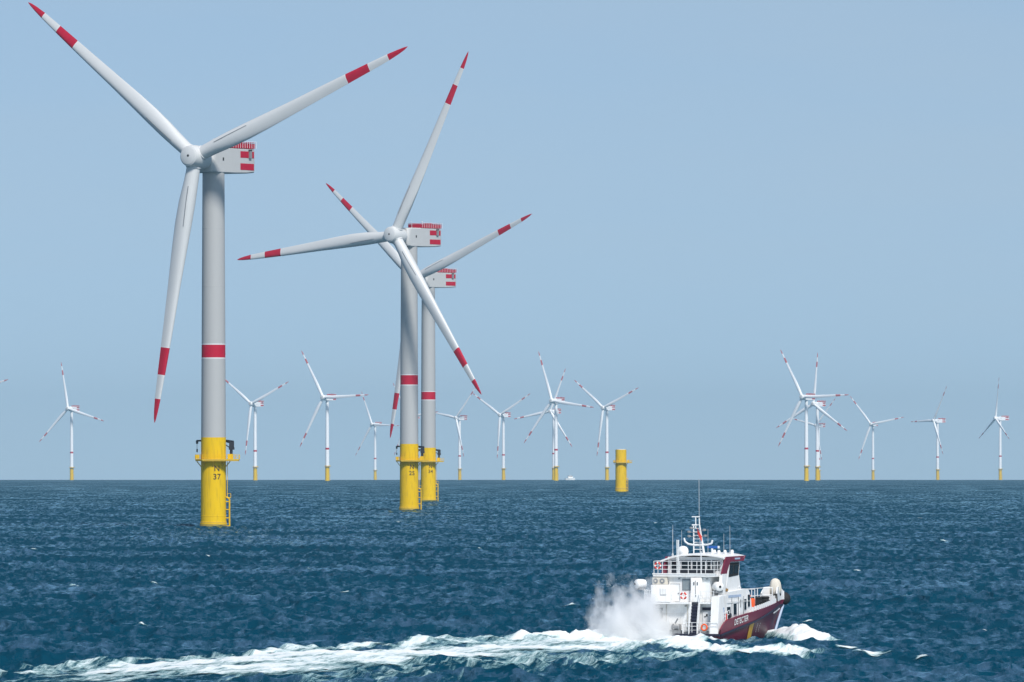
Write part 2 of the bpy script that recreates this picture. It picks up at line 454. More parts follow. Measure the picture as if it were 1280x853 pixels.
def fast_mesh(name, co, quads, smooth=True):
    me = bpy.data.meshes.new(name)
    me.vertices.add(len(co)); me.vertices.foreach_set('co', co.astype(np.float32).ravel())
    me.loops.add(quads.size); me.loops.foreach_set('vertex_index', quads.astype(np.int32).ravel())
    me.polygons.add(len(quads))
    me.polygons.foreach_set('loop_start', np.arange(0, quads.size, 4, dtype=np.int32))
    try: me.polygons.foreach_set('loop_total', np.full(len(quads), 4, dtype=np.int32))
    except Exception: pass
    me.polygons.foreach_set('use_smooth', np.full(len(quads), smooth))
    me.update(calc_edges=True); me.validate()
    return me
def grid_quads(nr, nc):
    i = np.arange(nr - 1)[:, None] * nc + np.arange(nc - 1)[None, :]
    return np.stack([i, i + 1, i + nc + 1, i + nc], -1).reshape(-1, 4)

def build_sea():
    ds = [2.0]
    while ds[-1] < 24500:
        d = ds[-1]
        if d < 560: s = min(max(6.0, d * 0.2), 30)
        elif d < 640: s = 2.0
        else: s = row_spacing(d)
        ds.append(d + min(s, 260))
    ds = np.array(ds)
    core = np.linspace(-rad(4.0), rad(4.0), 1000)
    out = [core[-1]]; st = core[1] - core[0]
    while out[-1] < math.pi - 0.05:
        st = min(st * 1.12, 0.12); out.append(out[-1] + st)
    out[-1] = math.pi
    out = np.array(out[1:])
    az = np.concatenate([-out[::-1], core, out])
    D, A = np.meshgrid(ds, az, indexing='ij')
    x = D * np.sin(A); y = D * np.cos(A)
    near = (np.abs(A) < rad(9)) & (D > 500)
    dx = np.zeros_like(x); dy = np.zeros_like(x); dz = np.zeros_like(x)
    dx[near], dy[near], dz[near] = sea_height(x[near], y[near])
    far = ~near
    dz[far] = -D[far] ** 2 / 2 / R_EARTH
    co = np.stack([x + dx, y + dy, dz], -1).reshape(-1, 3)
    me = fast_mesh('sea', co, grid_quads(len(ds), len(az))[:, ::-1], False)
    me.materials.append(M['sea'])
    o = bpy.data.objects.new('sea', me); COL.objects.link(o); o['kind'] = 'structure'
    o['label'] = 'choppy dark blue sea reaching to the horizon'
    return o
build_sea()

def foam_object(name, a0, a1, b0, b1, step, density_fn, label):
    a = np.arange(a0, a1, step); b = np.arange(b0, b1, step)
    Ag, Bg = np.meshgrid(a, b, indexing='ij')
    x = SHIP_X - Ag * FW[0] + Bg * ST[0]; y = SHIP_Y - Ag * FW[1] + Bg * ST[1]
    den = density_fn(Ag, Bg)
    dx, dy, dz = sea_height(x, y)
    lump = fbm(Ag * 0.55, Bg * 0.8, 4)
    dz = dz + 0.10 + np.clip(den, 0, 1) * (np.maximum(lump - 0.35, 0) * (0.30 + 0.75 * np.exp(-np.maximum(Ag, 0) / 45)))
    co = np.stack([x + dx, y + dy, dz], -1).reshape(-1, 3)
    q = grid_quads(len(a), len(b))
    d = den.ravel()
    keep = d[q].max(1) > 0.03
    q = q[keep]
    used = np.unique(q); remap = np.full(len(co), -1); remap[used] = np.arange(len(used))
    me = fast_mesh(name, co[used], remap[q])
    at = me.attributes.new('foam_amount', 'FLOAT', 'POINT'); at.data.foreach_set('value', d[used].astype(np.float32))
    fl = me.attributes.new('flow', 'FLOAT_VECTOR', 'POINT')
    fl.data.foreach_set('vector', np.stack([Ag.ravel()[used], Bg.ravel()[used], np.zeros(len(used))], -1).astype(np.float32).ravel())
    me.materials.append(M['foam'])
    o = bpy.data.objects.new(name, me); COL.objects.link(o)
    o['kind'] = 'stuff'; o['label'] = label
    return o

def wake_density(a, b):
    ap = np.maximum(a, 0)
    wob = (fbm(a * 0.05 + 3, b * 0.05 + 9, 3) - 0.5) * 9 * smooth01(ap / 30)
    bw_ = b + wob
    lo = np.interp(ap, PORT_A, PORT_B); hi = np.interp(ap, EDGE_A, EDGE_B)
    inside = smooth01((bw_ - lo + 1) / (3.0 + 0.03 * ap)) * smooth01((hi + 2 - bw_) / (2 + 0.09 * ap)) * smooth01((a + 0.5) / 2.0)
    # dense white close to the ship and along the middle, thinning astern
    mid = np.exp(-((bw_ - (lo + hi) / 2) / (3.5 + 0.10 * ap)) ** 2)
    main = inside * (0.56 + 0.30 * mid * np.exp(-ap / 70)) * (0.78 + 0.30 * np.exp(-ap / 50))
    # a darker trough just starboard of the dense band close to the ship
    tr = np.exp(-((b - (6.5 + 0.10 * ap)) / 2.6) ** 2) * smooth01((a - 16) / 12) * (1 - smooth01((a - 95) / 40))
    main = main * (1 - 0.75 * tr) + 0.30 * inside * np.exp(-((a - 112) / 38) ** 2)
    d1, s1, _ = seg_dist(a, b, PORT_WAVE)
    pw = np.exp(-(d1 / (1.7 + 0.010 * s1)) ** 2) * (0.40 + 0.55 * np.exp(-s1 / 60))
    d2, s2, _ = seg_dist(a, b, STBD_WAVE)
    sw = np.exp(-(d2 / (1.9 + 0.03 * s2)) ** 2) * smooth01((s2 - 1) / 4) * 0.95
    d4, s4, _ = seg_dist(a, b, STBD_OUTER)
    so = np.exp(-(d4 / 2.8) ** 2) * 0.85
    streak = smooth01((bw_ - hi + 6) / 6) * smooth01((hi + 24 - bw_) / 16) * smooth01((a - 35) / 25) * (0.50 * np.exp(-ap / 260))
    bow = np.zeros_like(a)
    for bw in (BOW_WAVE, BOW_PORT):
        d3, s3, sd3 = seg_dist(a, b, bw)
        bow = np.maximum(bow, np.exp(-(d3 / (1.2 + 0.09 * s3)) ** 2) * smooth01(s3 / 1.5) * (1 - smooth01((s3 - 18) / 10)) * 1.0)
    patches = np.maximum(main, np.maximum(pw, np.maximum(np.maximum(sw, so), np.maximum(streak, bow))))
    clump = fbm(a * 0.10 + 40, b * 0.16 + 11, 4)
    return np.clip(patches * (0.42 + 1.15 * clump), 0, 1.2) * (1 - 0.85 * smooth01((a - 140) / 55))
foam_object('wake_foam', -27, 215, -20, 62, 0.30, wake_density, 'white and pale green wake foam trailing behind the ship')

def whitecap_density(a, b):
    den = np.zeros_like(a)
    for px, py, ln, wd in CAPS:
        gx, gy = ground(px, py); ca, cb = ship_frame(np.array(gx), np.array(gy))
        ex, ey = a - ca, b - cb
        # crests lie across the wind, which runs 35 degrees right of the view
        t = HEAD - rad(35)
        u = ex * math.sin(t) + ey * math.cos(t); v = ex * math.cos(t) - ey * math.sin(t)
        den = np.maximum(den, 0.85 * np.exp(-(u / ln) ** 2 - (v / wd) ** 2))
    return den
CAPS = [(262, 700, .7, .4), (820, 655, .8, .5), (1180, 680, .8, .5), (430, 745, .8, .4), (1230, 790, .8, .4), (600, 690, .7, .4), (1000, 640, .9, .5), (40, 690, .9, .5), (1150, 650, .9, .5), (330, 655, .9, .5), (130, 785, 2.4, 0.8), (180, 786, .8, .5), (345, 840, .9, .5), (1090, 826, 2.0, .8), (1062, 818, .9, .7), (1155, 830, .9, .5), (710, 764, 1.0, .5),
        (1075, 715, .8, .5), (90, 736, .9, .5), (195, 735, .7, .4), (1128, 748, .8, .4), (500, 655, .9, .5), (655, 625, 1.2, .8), (868, 606, 1.6, 1.2), (386, 717, .8, .4), (1010, 780, .6, .5), (240, 826, 1.2, .7), (62, 835, .8, .5)]
def build_whitecaps():
    cs, qs, dn, fl, off = [], [], [], [], 0
    for px, py, ln, wd in CAPS:
        ln, wd = ln * 1.25, wd * 1.2
        gx, gy = ground(px, py)
        # ride on the nearest crest top
        ty = np.linspace(gy - 8, gy + 8, 81); hz = sea_height(np.full(81, gx), ty)[2]
        gy = float(ty[int(np.argmax(hz))])
        t0 = rad(35) + rng.normal(0, .25)
        u = np.linspace(-2.2 * ln, 2.2 * ln, 40); v = np.linspace(-2.2 * wd, 2.2 * wd, 22)
        U, V = np.meshgrid(u, v, indexing='ij')
        bend = 0.25 * wd * np.sin(U / ln * 1.3 + px)
        x = gx + U * math.cos(t0) + (V + bend) * math.sin(t0); y = gy - U * math.sin(t0) + (V + bend) * math.cos(t0)
        dx, dy, dz = sea_height(x, y)
        den = 0.92 * np.exp(-(U / ln) ** 2 - (V / wd) ** 2) * (0.45 + 0.95 * fbm(U * 2.2 + px, V * 3.0 + py, 3))
        dz = dz + 0.08 + den * fbm(U * 1.5 + px, V * 1.5, 3) * 0.16
        cs.append(np.stack([x + dx, y + dy, dz], -1).reshape(-1, 3)); qs.append(grid_quads(40, 22) + off); off += 880
        dn.append(den.ravel()); fl.append(np.stack([U.ravel() * 3.2 + px, V.ravel() * 3.2 + py, np.zeros(880)], -1))
    me = fast_mesh('whitecap_foam', np.concatenate(cs), np.concatenate(qs))
    at = me.attributes.new('foam_amount', 'FLOAT', 'POINT'); at.data.foreach_set('value', np.concatenate(dn).astype(np.float32))
    f2 = me.attributes.new('flow', 'FLOAT_VECTOR', 'POINT'); f2.data.foreach_set('vector', np.concatenate(fl).astype(np.float32).ravel())
    me.materials.append(M['foam'])
    o = bpy.data.objects.new('whitecap_foam', me); COL.objects.link(o); o['kind'] = 'stuff'; o['label'] = 'scattered small white crests breaking on the open sea'
build_whitecaps()

# ------------------------------------------------------------------ haze in the air
def build_haze():
    b = MB(); b.box((-26000, -9000, -56), (26000, 26500, 215))
    m = bpy.data.materials.new('sea_haze'); m.use_nodes = True
    n = m.node_tree.nodes; n.clear()
    v = n.new('ShaderNodeVolumePrincipled'); o = n.new('ShaderNodeOutputMaterial')
    v.inputs['Color'].default_value = (0.44, 0.61, 0.71, 1)
    v.inputs['Density'].default_value = 2.6e-5
    v.inputs['Anisotropy'].default_value = 0.0
    m.node_tree.links.new(v.outputs['Volume'], o.inputs['Volume'])
    me = b.mesh('haze', [m])
    ob = bpy.data.objects.new('haze', me); COL.objects.link(ob); ob['kind'] = 'stuff'; ob['label'] = 'thin blue sea haze fading the far turbines'
build_haze()

# ------------------------------------------------------------------ wind turbines
BLADE_R = 75.9
def blade_mesh(main, edge, chord=1.0, red='red'):
    secs = []
    N = 28
    # radius, chord, relative thickness, twist (deg)
    R_ = [2.7, 4.5, 8, 13, 19, 26, 36, 46, 54.2, 54.45, 62.2, 62.45, 68.8, 69.05, 72.5, 74.6, 75.6, 75.9]
    C_ = [3.95, 3.95, 4.25, 4.85, 5.0, 4.7, 4.0, 3.45, 3.0, 2.97, 2.48, 2.45, 1.95, 1.9, 1.35, 0.8, 0.3, 0.06]
    T_ = [1.0, 1.0, .90, .72, .60, .52, .45, .40, .36, .36, .33, .33, .31, .31, .3, .3, .3, .3]
    W_ = [16, 16, 16, 14.5, 12, 9.5, 6.5, 4.5, 3.2, 3.2, 2.2, 2.2, 1.6, 1.5, 1.2, 1, 1, 1]
    mid = []
    for a, b in zip(R_[:-1], R_[1:]):
        c = (a + b) / 2
        mid.append(1 if (54.4 < c < 62.3 or c > 69.0) else (2 if (54.2 < c < 54.45 or 62.2 < c < 62.45 or 68.8 < c < 69.05) else 0))
    rows = []
    for r, c, t, w in zip(R_, C_, T_, W_):
        row = []; c *= chord; w = -w
        blend = max(0, min(1, (1.0 - t) / 0.55))
        pre = -1.6 * max(0, (r - 30) / 46) ** 2                     # swept-back tip
        for i in range(N + 1):
            th = 2 * math.pi * i / N
            # circle
            cx, cy = 0.5 * math.cos(th), 0.5 * math.sin(th)
            xa = 0.5 * (1 + math.cos(th))                           # 1 at the trailing edge
            ya = 5 * t * 0.5 * 2 * (0.2969 * math.sqrt(xa) - 0.126 * xa - 0.3516 * xa ** 2 + 0.2843 * xa ** 3 - 0.1015 * xa ** 4) * (1 if math.sin(th) >= 0 else -1)
            ax_, ay_ = xa - 0.33, ya
            X = c * (cx * (1 - blend) + ax_ * blend); Y = c * (cy * (1 - blend) + ay_ * blend)
            tw = rad(w); row.append((X * math.cos(tw) - Y * math.sin(tw) - pre * 0.35, X * math.sin(tw) + Y * math.cos(tw), r))
        rows.append(row)
    b = MB(); b.grid(rows, mids=mid)
    b.add(rows[-1][:-1], [tuple(range(N))], 1)
    return b.mesh('blade', [main, red, edge])
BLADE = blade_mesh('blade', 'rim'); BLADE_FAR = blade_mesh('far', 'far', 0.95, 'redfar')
b = MB(); b.lathe([(2.02, 2.75), (2.16, 2.8), (2.16, 3.15), (2.02, 3.2)], 32); COLLAR = b.mesh('root_collar', ['rim'])
def strip_mesh(off, r0, r1, n_):
    """row of small fins lying on the upwind face of a blade"""
    b = MB()
    def surf(r):
        c = float(np.interp(r, [8, 13, 19, 26], [4.25, 4.85, 5.0, 4.7])); t = float(np.interp(r, [8, 13, 19, 26], [.90, .72, .60, .52])); w = rad(-float(np.interp(r, [8, 13, 19, 26], [16, 14.5, 12, 9.5])))
        bl = max(0, min(1, (1 - t) / .55)); best = None
        for i in range(400):
            th = math.pi + math.pi * i / 399
            xa = .5 * (1 + math.cos(th)); ya = -5 * t * (0.2969 * math.sqrt(xa) - 0.126 * xa - 0.3516 * xa ** 2 + 0.2843 * xa ** 3 - 0.1015 * xa ** 4)
            X = c * (.5 * math.cos(th) * (1 - bl) + (xa - .33) * bl); Y = c * (.5 * math.sin(th) * (1 - bl) + ya * bl)
            q = (X * math.cos(w) - Y * math.sin(w), X * math.sin(w) + Y * math.cos(w))
            if best is None or abs(q[0] - off) < abs(best[0] - off): best = q
        return best
    for i in range(n_):
        a0 = r0 + (r1 - r0) * i / n_; a1 = a0 + (r1 - r0) / n_ * 0.74
        vs = []
        for r in (a0, a1):
            X, Y = surf(r)
            vs += [(X - .09, Y - .10, r), (X + .09, Y - .10, r), (X + .09, Y + .25, r), (X - .09, Y + .25, r)]
        b.add(vs, [(0, 1, 5, 4), (1, 2, 6, 5), (2, 3, 7, 6), (3, 0, 4, 7), (0, 3, 2, 1), (4, 5, 6, 7)])
    return b.mesh('vortex_generator_strip', ['grey'])
STRIP = strip_mesh(-0.55, 8.5, 20.0, 28)

def hub_mesh(main):
    b = MB()
    b.lathe([(2.85, -4.4), (3.1, -3.6), (3.3, -2.2), (3.36, -0.6), (3.32, 0.8), (3.22, 1.7), (3.0, 2.6), (2.82, 3.2), (2.6, 3.35)], 40)
    return b.mesh('hub', [main])
HUB = hub_mesh('blade'); HUB_FAR = hub_mesh('far')
b = MB(); b.lathe([(2.5, 3.1), (2.5, 3.46), (2.4, 3.52)], 32, 0); b.lathe([(0.36, 3.4), (0.36, 3.55)], 16, 1); NOSE = b.mesh('nose_disc', ['blade', 'black'])

# nacelle is built along +X (X = upwind) with its origin on the rotor axis above the tower centre
def nacelle_mesh(main):
    b = MB()
    secs = [(5.0, 2.55, -2.9, 2.9), (4.4, 3.05, -3.6, 3.25), (2.5, 3.25, -3.85, 3.4), (-6, 3.25, -3.85, 3.4), (-12, 3.25, -3.7, 3.4), (-15.9, 3.2, -3.4, 3.35), (-16.3, 3.0, -3.2, 3.1)]
    rows = []
    for x, w, z0, z1 in secs:
        c = 0.32
        rows.append([(x, y, z) for y, z in ((-w + c, z0), (w - c, z0), (w, z0 + c), (w, z1 - c), (w - c, z1), (-w + c, z1), (-w, z1 - c), (-w, z0 + c), (-w + c, z0))])
    b.grid(rows, smooth=False)
    b.add(rows[0][:-1], [tuple(range(8))]); b.add(rows[-1][:-1], [tuple(range(8))])
    return b.mesh('nacelle_body', [main])
NACELLE = nacelle_mesh('nacelle'); NACELLE_FAR = nacelle_mesh('far')
def panel_mesh(z0, z1):
    b = MB()
    for s in (-1, 1):
        y0, y1 = sorted((s * 3.253, s * 3.30))
        b.box((-15.6, y0, z0), (-8.8, y1, z1))
    b.box((-16.42, -2.3, z0), (-16.32, 2.3, z1))
    return b.mesh('red_panel', ['red'])
PANELS = [panel_mesh(0.75, 2.6), panel_mesh(-2.7, -0.85)]
VENT = []; HATCH = []
for s in (-1, 1):
    b = MB(); y0, y1 = sorted((s * 3.31, s * 3.75)); b.box((-14.0, y0, 0.7), (-12.9, y1, 2.7)); b.box((-14.1, y0, 2.703), (-12.8, y1, 3.1), 1)
    VENT.append(b.mesh('cooling_duct', ['grey', 'black']))
    b = MB(); y0, y1 = sorted((s * 3.253, s * 3.30)); b.box((-0.5, y0, -.35), (0.15, y1, .55)); HATCH.append(b.mesh('side_hatch', ['black']))
def heli_mesh():
    b = MB()
    x0, x1, w = -16.3, -3.6, 3.2
    b.box((x0, -w, 3.45), (x1, w, 3.6))
    for y in (-w, w):
        x = x0
        while x < x1 - .5:
            b.box((x + .06, y - .05, 3.65), (x + 1.0, y + .05, 4.9)); x += 1.15
        b.tube((x0, y, 5.15), (x1, y, 5.15), .07, 6); b.tube((x0, y, 4.45), (x1, y, 4.45), .06, 6)
    for x in (x0, x1):
        yy = -w
        while yy < w - .5: b.box((x - .05, yy + .06, 3.65), (x + .05, yy + 1.0, 4.9)); yy += 1.06
        b.tube((x, -w, 5.15), (x, w, 5.15), .07, 6)
    return b.mesh('hoist_deck', ['red'])
HELI = heli_mesh()
def heli_rail():
    b = MB()
    for y in (-3.2, 3.65):
        for i in range(12): b.tube((-16.3 + i * 1.15, y, 3.5), (-16.3 + i * 1.15, y, 5.4), .05, 5)
        b.tube((-16.3, y, 5.4), (-3.6, y, 5.4), .05, 5)
    b.tube((-3.0, -1, 3.4), (-3.0, -1, 6.0), .06, 5); b.tube((-3.0, -1.0, 5.95), (-1.2, -1.0, 5.95), .05, 5)
    b.tube((-5.2, 2.3, 3.4), (-5.2, 2.3, 5.9), .06, 5); b.box((-5.4, 2.1, 5.7), (-5.0, 2.5, 6.0))
    b.box((-12.4, -.8, 3.65), (-10.2, 1.6, 5.4), 1)
    return b.mesh('deck_railing', ['far', 'red'])
HELIRAIL = heli_rail()
def tower_mesh(z0, z1, band0, band1, r0, r1, main):
    def rr(z): return r0 + (r1 - r0) * (z - z0) / (z1 - z0)
    zs = [z0, (z0 + band0) / 2, band0 - .35, band0, band1, band1 + .35, (band1 + z1) / 2, z1]
    b = MB()
    b.lathe([(rr(z), z) for z in zs], 48, mids=[0, 0, 1, 2, 1, 0, 0])
    # flange seams
    for k in (0.33, 0.66):
        z = band1 + (z1 - band1) * k
        b.lathe([(rr(z) + .004, z - .12), (rr(z) + .03, z - .05), (rr(z) + .03, z + .05), (rr(z) + .004, z + .12)], 48, 0, cap=False)
    return b.mesh('tower', [main, 'far' if main == 'far' else 'rim', 'red'])
def found_mesh(top, mat_):
    b = MB()
    b.lathe([(3.86, -2.5), (3.86, 1.15), (3.74, 1.2), (3.74, 1.5), (3.64, 1.56), (3.60, 3.0), (3.64, 3.05), (3.64, 3.2), (3.58, 3.25), (3.52, top)], 56, mids=[0, 1, 1, 0, 0, 0, 0, 0, 0])
    b.lathe([(3.90, -2.5), (3.90, .75), (3.865, .85)], 56, 2, cap=False)
    return b.mesh('foundation', [mat_, 'tpdark', 'splash'])
FOUND = found_mesh(25.4, 'tp')
b = MB(); b.lathe([(3.0, -2.5), (3.0, 1.2), (2.88, 1.3), (2.82, 20.0)], 40, mids=[0, 0, 0]); FOUND_FAR = b.mesh('foundation', ['tp'])
TOWER = tower_mesh(25.4, 101.7, 48.0, 51.6, 3.5, 3.12, 'tower')
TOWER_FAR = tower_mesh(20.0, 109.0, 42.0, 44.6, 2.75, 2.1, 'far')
ZP = 19.3
PLAT_X = (-5.1, 7.3)
def platform_mesh():
    b = MB()
    pts = [(-5.1, -2.6), (-3.0, -4.9), (3.2, -4.9), (5.2, -3.9), (7.3, -3.2), (7.3, 3.2), (5.2, 3.9), (3.2, 4.9), (-3.0, 4.9), (-5.1, 2.6)]
    b.prism(pts, 'z', ZP - .35, ZP)
    b.prism([(x * .985, y * .985) for x, y in pts], 'z', ZP - .62, ZP - .353)
    for t in range(8):
        a = 2 * math.pi * t / 8
        b.tube((3.5 * math.cos(a), 3.5 * math.sin(a), ZP - 2.2), (4.75 * math.cos(a), 4.75 * math.sin(a), ZP - .6), .14, 6)
    return b.mesh('platform', ['tpdark'])
PLAT = platform_mesh(); PLAT_FAR = PLAT.copy(); PLAT_FAR.materials[0] = M['grey']
def plat_rail():
    b = MB()
    pts = [(-5.1, -2.6), (-3.0, -4.9), (3.2, -4.9), (5.2, -3.9), (7.3, -3.2), (7.3, 3.2), (5.2, 3.9), (3.2, 4.9), (-3.0, 4.9), (-5.1, 2.6)]
    for (x0, y0), (x1, y1) in zip(pts, pts[1:] + pts[:1]):
        L = math.hypot(x1 - x0, y1 - y0); k = max(1, round(L / 1.2))
        for i in range(k):
            t = i / k; x, y = x0 + (x1 - x0) * t, y0 + (y1 - y0) * t
            b.tube((x, y, ZP), (x, y, ZP + 1.2), .06, 5)
        for h in (.45, .82, 1.2): b.tube((x0, y0, ZP + h), (x1, y1, ZP + h), .045, 5)
        b.box((min(x0, x1), min(y0, y1), ZP), (max(x0, x1) + .02, max(y0, y1) + .02, ZP + .12)) if False else None
    b.box((-4.9, -2.2, ZP + .1), (-4.0, -.8, ZP + 1.2)); b.box((4.1, -1.2, ZP + .02), (5.6, 0.4, ZP + 1.4))
    return b.mesh('railing', ['tp'])
PRAIL = plat_rail()
def crane_mesh():
    b = MB()
    b.tube((5.0, .9, ZP), (5.0, .9, ZP + 2.9), .42, 10); b.box((4.3, .2, ZP + 2.6), (5.9, 1.6, ZP + 3.3))
    b.box((4.4, .3, ZP + 3.3), (5.8, 1.5, ZP + 4.9)); b.tube((5.0, .9, ZP + 4.6), (3.2, 4.3, ZP + 5.1), .3, 8)
    b.tube((5.6, .9, ZP + 5.0), (2.6, 4.3, ZP + 5.35), .22, 8); b.tube((3.0, 4.3, ZP + 5.3), (-4.9, 4.3, ZP + 5.15), .26, 8)
    b.tube((4.9, 1.0, ZP + 3.0), (2.4, 4.3, ZP + 4.6), .14, 6)
    b.tube((-4.8, 4.3, ZP + 5.3), (-4.8, 4.3, ZP + 4.3), .34, 8); b.tube((-4.8, 4.3, ZP + 4.3), (-4.8, 4.3, ZP + 1.9), .07, 5)
    b.box((-5.0, 4.1, ZP + 1.9), (-4.6, 4.5, ZP + 2.8))
    return b.mesh('crane', ['dark'])
CRANE = crane_mesh()
def landing_mesh():
    b = MB()
    for y in (-.9, .9):
        b.tube((4.55, y, -2), (4.55, y, 8.0), .19, 8); b.tube((4.55, y, 8.0), (3.5, y, 8.6), .17, 8)
        for z in (0.3, 2.6, 5.0, 7.2): b.tube((3.4, y * .9, z), (4.55, y, z), .15, 6)
    for i in range(22): b.tube((4.35, -.3, .2 + i * .38), (4.35, .3, .2 + i * .38), .05, 5)
    for y in (-.3, .3):
        b.tube((4.35, y, -.5), (4.35, y, 8.6), .06, 5)
        b.tube((3.95, y, 8.4), (3.95, y, ZP), .07, 5)
    for i in range(27): b.tube((3.95, -.3, 8.8 + i * .38), (3.95, .3, 8.8 + i * .38), .045, 5)
    b.box((3.5, -.8, 8.3), (4.9, .8, 8.45)); 
    for x, y in ((4.9, -.8), (4.9, .8), (3.9, -.8), (3.9, .8)): b.tube((x, y, 8.4), (x, y, 9.5), .05, 5)
    b.path([(3.9, -.8, 9.5), (4.9, -.8, 9.5), (4.9, .8, 9.5), (3.9, .8, 9.5)], .05, 5)
    return b.mesh('boat_landing', ['tp'])
LANDING = landing_mesh()
def number_mesh(top, bottom, lang):
    """black characters wrapped on the foundation"""
    b = MB()
    for s, zc, sz in ((top, 16.55, 2.25), (bottom, 14.2, 2.25)):
        me = text_mesh(s, sz, spacing=1.05, bold=0.03)
        vs = []
        for v in me.vertices:
            a = lang + v.co.x / 3.6; rr = 3.6
            vs.append((rr * math.sin(a), -rr * math.cos(a), zc + v.co.y))
        b.add(vs, [tuple(p.vertices) for p in me.polygons])
    return b.mesh('number_marking', ['letter'])

YAW0 = 35.0
def turbine(label, hub_px, D, yaw, phase, hub_h, group, far=False, number=None, tow=0.0):
    yaw = rad(yaw); tilt = rad(5)
    ax = Vector((-math.sin(yaw) * math.cos(tilt), -math.cos(yaw) * math.cos(tilt), math.sin(tilt)))
    hz = Vector((math.cos(yaw), -math.sin(yaw), 0))
    up = hz.cross(ax); up = up if up.z > 0 else -up
    hubx = (hub_px[0] - 640) * D / FPX
    off = 9.3
    hub = Vector((0, 0, hub_h)) + ax * off
    hub.z = hub_h
    root = Vector((hubx - hub.x, D - hub.y, 0))
    root.z = -(root.x ** 2 + root.y ** 2) / 2 / R_EARTH
    t = thing('wind_turbine', label, 'wind turbine', root, 0, group)
    f_ = part('foundation', FOUND_FAR if far else FOUND, t)
    if number: part('number_marking', number_mesh('N', number, rad(18)), f_)
    part('boat_landing', LANDING, t, mtx=Matrix.Diagonal((.8, .8, 1, 1)) if far else None)
    part('tower', TOWER_FAR if far else TOWER, t)
    pl = part('platform', PLAT_FAR if far else PLAT, t, mtx=Matrix.Diagonal((.66, .8, 1, 1)) if far else None); part('railing', PRAIL, pl)
    if not far: part('crane', CRANE, t)
    # nacelle frame: X along the rotor axis
    Y = Vector((0, 0, 1)).cross(ax).normalized(); Z = ax.cross(Y)
    axh = Vector((ax.x, ax.y, 0)).normalized()
    nc = Vector((0, 0, hub_h - .45))
    nm = Matrix.Translation(nc) @ Matrix((axh, Y, Vector((0, 0, 1)))).transposed().to_4x4()
    na = part('nacelle', NACELLE_FAR if far else NACELLE, t, mtx=nm)
    for pm in PANELS: part('red_panel', pm, na)
    [part('cooling_duct', q, na) for q in VENT]; part('hoist_deck', HELI, na); part('deck_railing', HELIRAIL, na); [part('side_hatch', q, na) for q in HATCH]
    hm = Matrix.Translation(hub) @ Matrix((Y, Z, ax)).transposed().to_4x4()
    hb = part('hub', HUB_FAR if far else HUB, t, mtx=hm); part('nose_disc', NOSE, hb)
    for k in range(3):
        a = rad(phase + 120 * k)
        d = (up * math.cos(a) + hz * math.sin(a)).normalized()
        # blade frame: Z outwards, Y downwind, X in the rotor plane
        Yb = -ax; Xb = Yb.cross(d)
        bm_ = Matrix.Translation(hub) @ Matrix((Xb, Yb, d)).transposed().to_4x4()
        bl = part('blade', BLADE_FAR if far else BLADE, t, mtx=bm_)
        part('root_collar', COLLAR, bl)
        if not far: part('vortex_generator_strip', STRIP, bl)
    return t

G1 = 'large wind turbines in the foreground'
turbine('nearest and largest wind turbine, far left, yellow base numbered N 37', (243.7, 197), 2408, 32.3, 66.6, 104.5, G1, number='37')
turbine('wind turbine with yellow base numbered N 25, in front of another', (493.2, 294), 3245, 36.2, 23.2, 104.8, G1, number='25')
turbine('wind turbine half hidden behind the turbine numbered N 25, to its right', (519.0, 348.3), 4000, 41, 67.0, 104.8, G1, number='34')

G2 = 'distant wind turbines along the horizon'
def far_distance(py, h=112.5):
    lo, hi = 5000, 30000
    for _ in range(60):
        m_ = (lo + hi) / 2; z = EYE - (py - PY0) * m_ / FPX + m_ * m_ / 2 / R_EARTH
        lo, hi = (m_, hi) if z < h else (lo, m_)
    return lo
FAR = [
    ('distant turbine outside the left edge, only one blade tip showing', (-45.5, 492), 37, 76),
    ('distant white turbine standing alone at the far left, left of N 37', (85, 510.7), 35, 105),
    ('distant white turbine just right of the yellow N 37 base', (314, 505), 37, 64),
    ('distant white turbine with level right blade, halfway between N 37 and N 25', (404, 497), 35, 87),
    ('small faint turbine just left of the N 25 tower', (465, 530.5), 42, 92),
    ('faint distant turbine mostly hidden behind the N 25 tower', (510.5, 521), 45, 83),
    ('faint small turbine just right of the two close yellow bases', (570, 522.5), 45, 39),
    ('distant white turbine with Y-shaped rotor, left of the overlapping centre pair', (625, 519), 40, 60),
    ('larger front turbine of the overlapping pair left of the bare yellow pile', (690, 501), 38, 97),
    ('smaller rear turbine of the overlapping pair left of the bare yellow pile', (688, 514.5), 37, 20),
    ('distant white turbine directly left of the bare yellow pile', (754, 510), 40, 65),
    ('tallest turbine of the cluster behind and right of the ship', (1003, 496.4), 37, 87.5),
    ('second turbine of the right cluster, one blade straight up', (1017, 505), 39, 1.5),
    ('faint smallest turbine hidden behind the towers of the right cluster', (1019.7, 532), 45, 41.5),
    ('faint turbine with wide V blades, right of the right-hand cluster', (1088.7, 530.4), 29, 78.5),
    ('distant turbine second from the right edge, rotor turned sideways', (1167, 526), 58, 28),
    ('rightmost distant turbine, one blade straight up, rotor nearly edge-on', (1244.6, 523), 68, 0),
]
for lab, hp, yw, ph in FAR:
    turbine(lab, hp, far_distance(hp[1]), yw, ph, 112.5, G2, far=True)

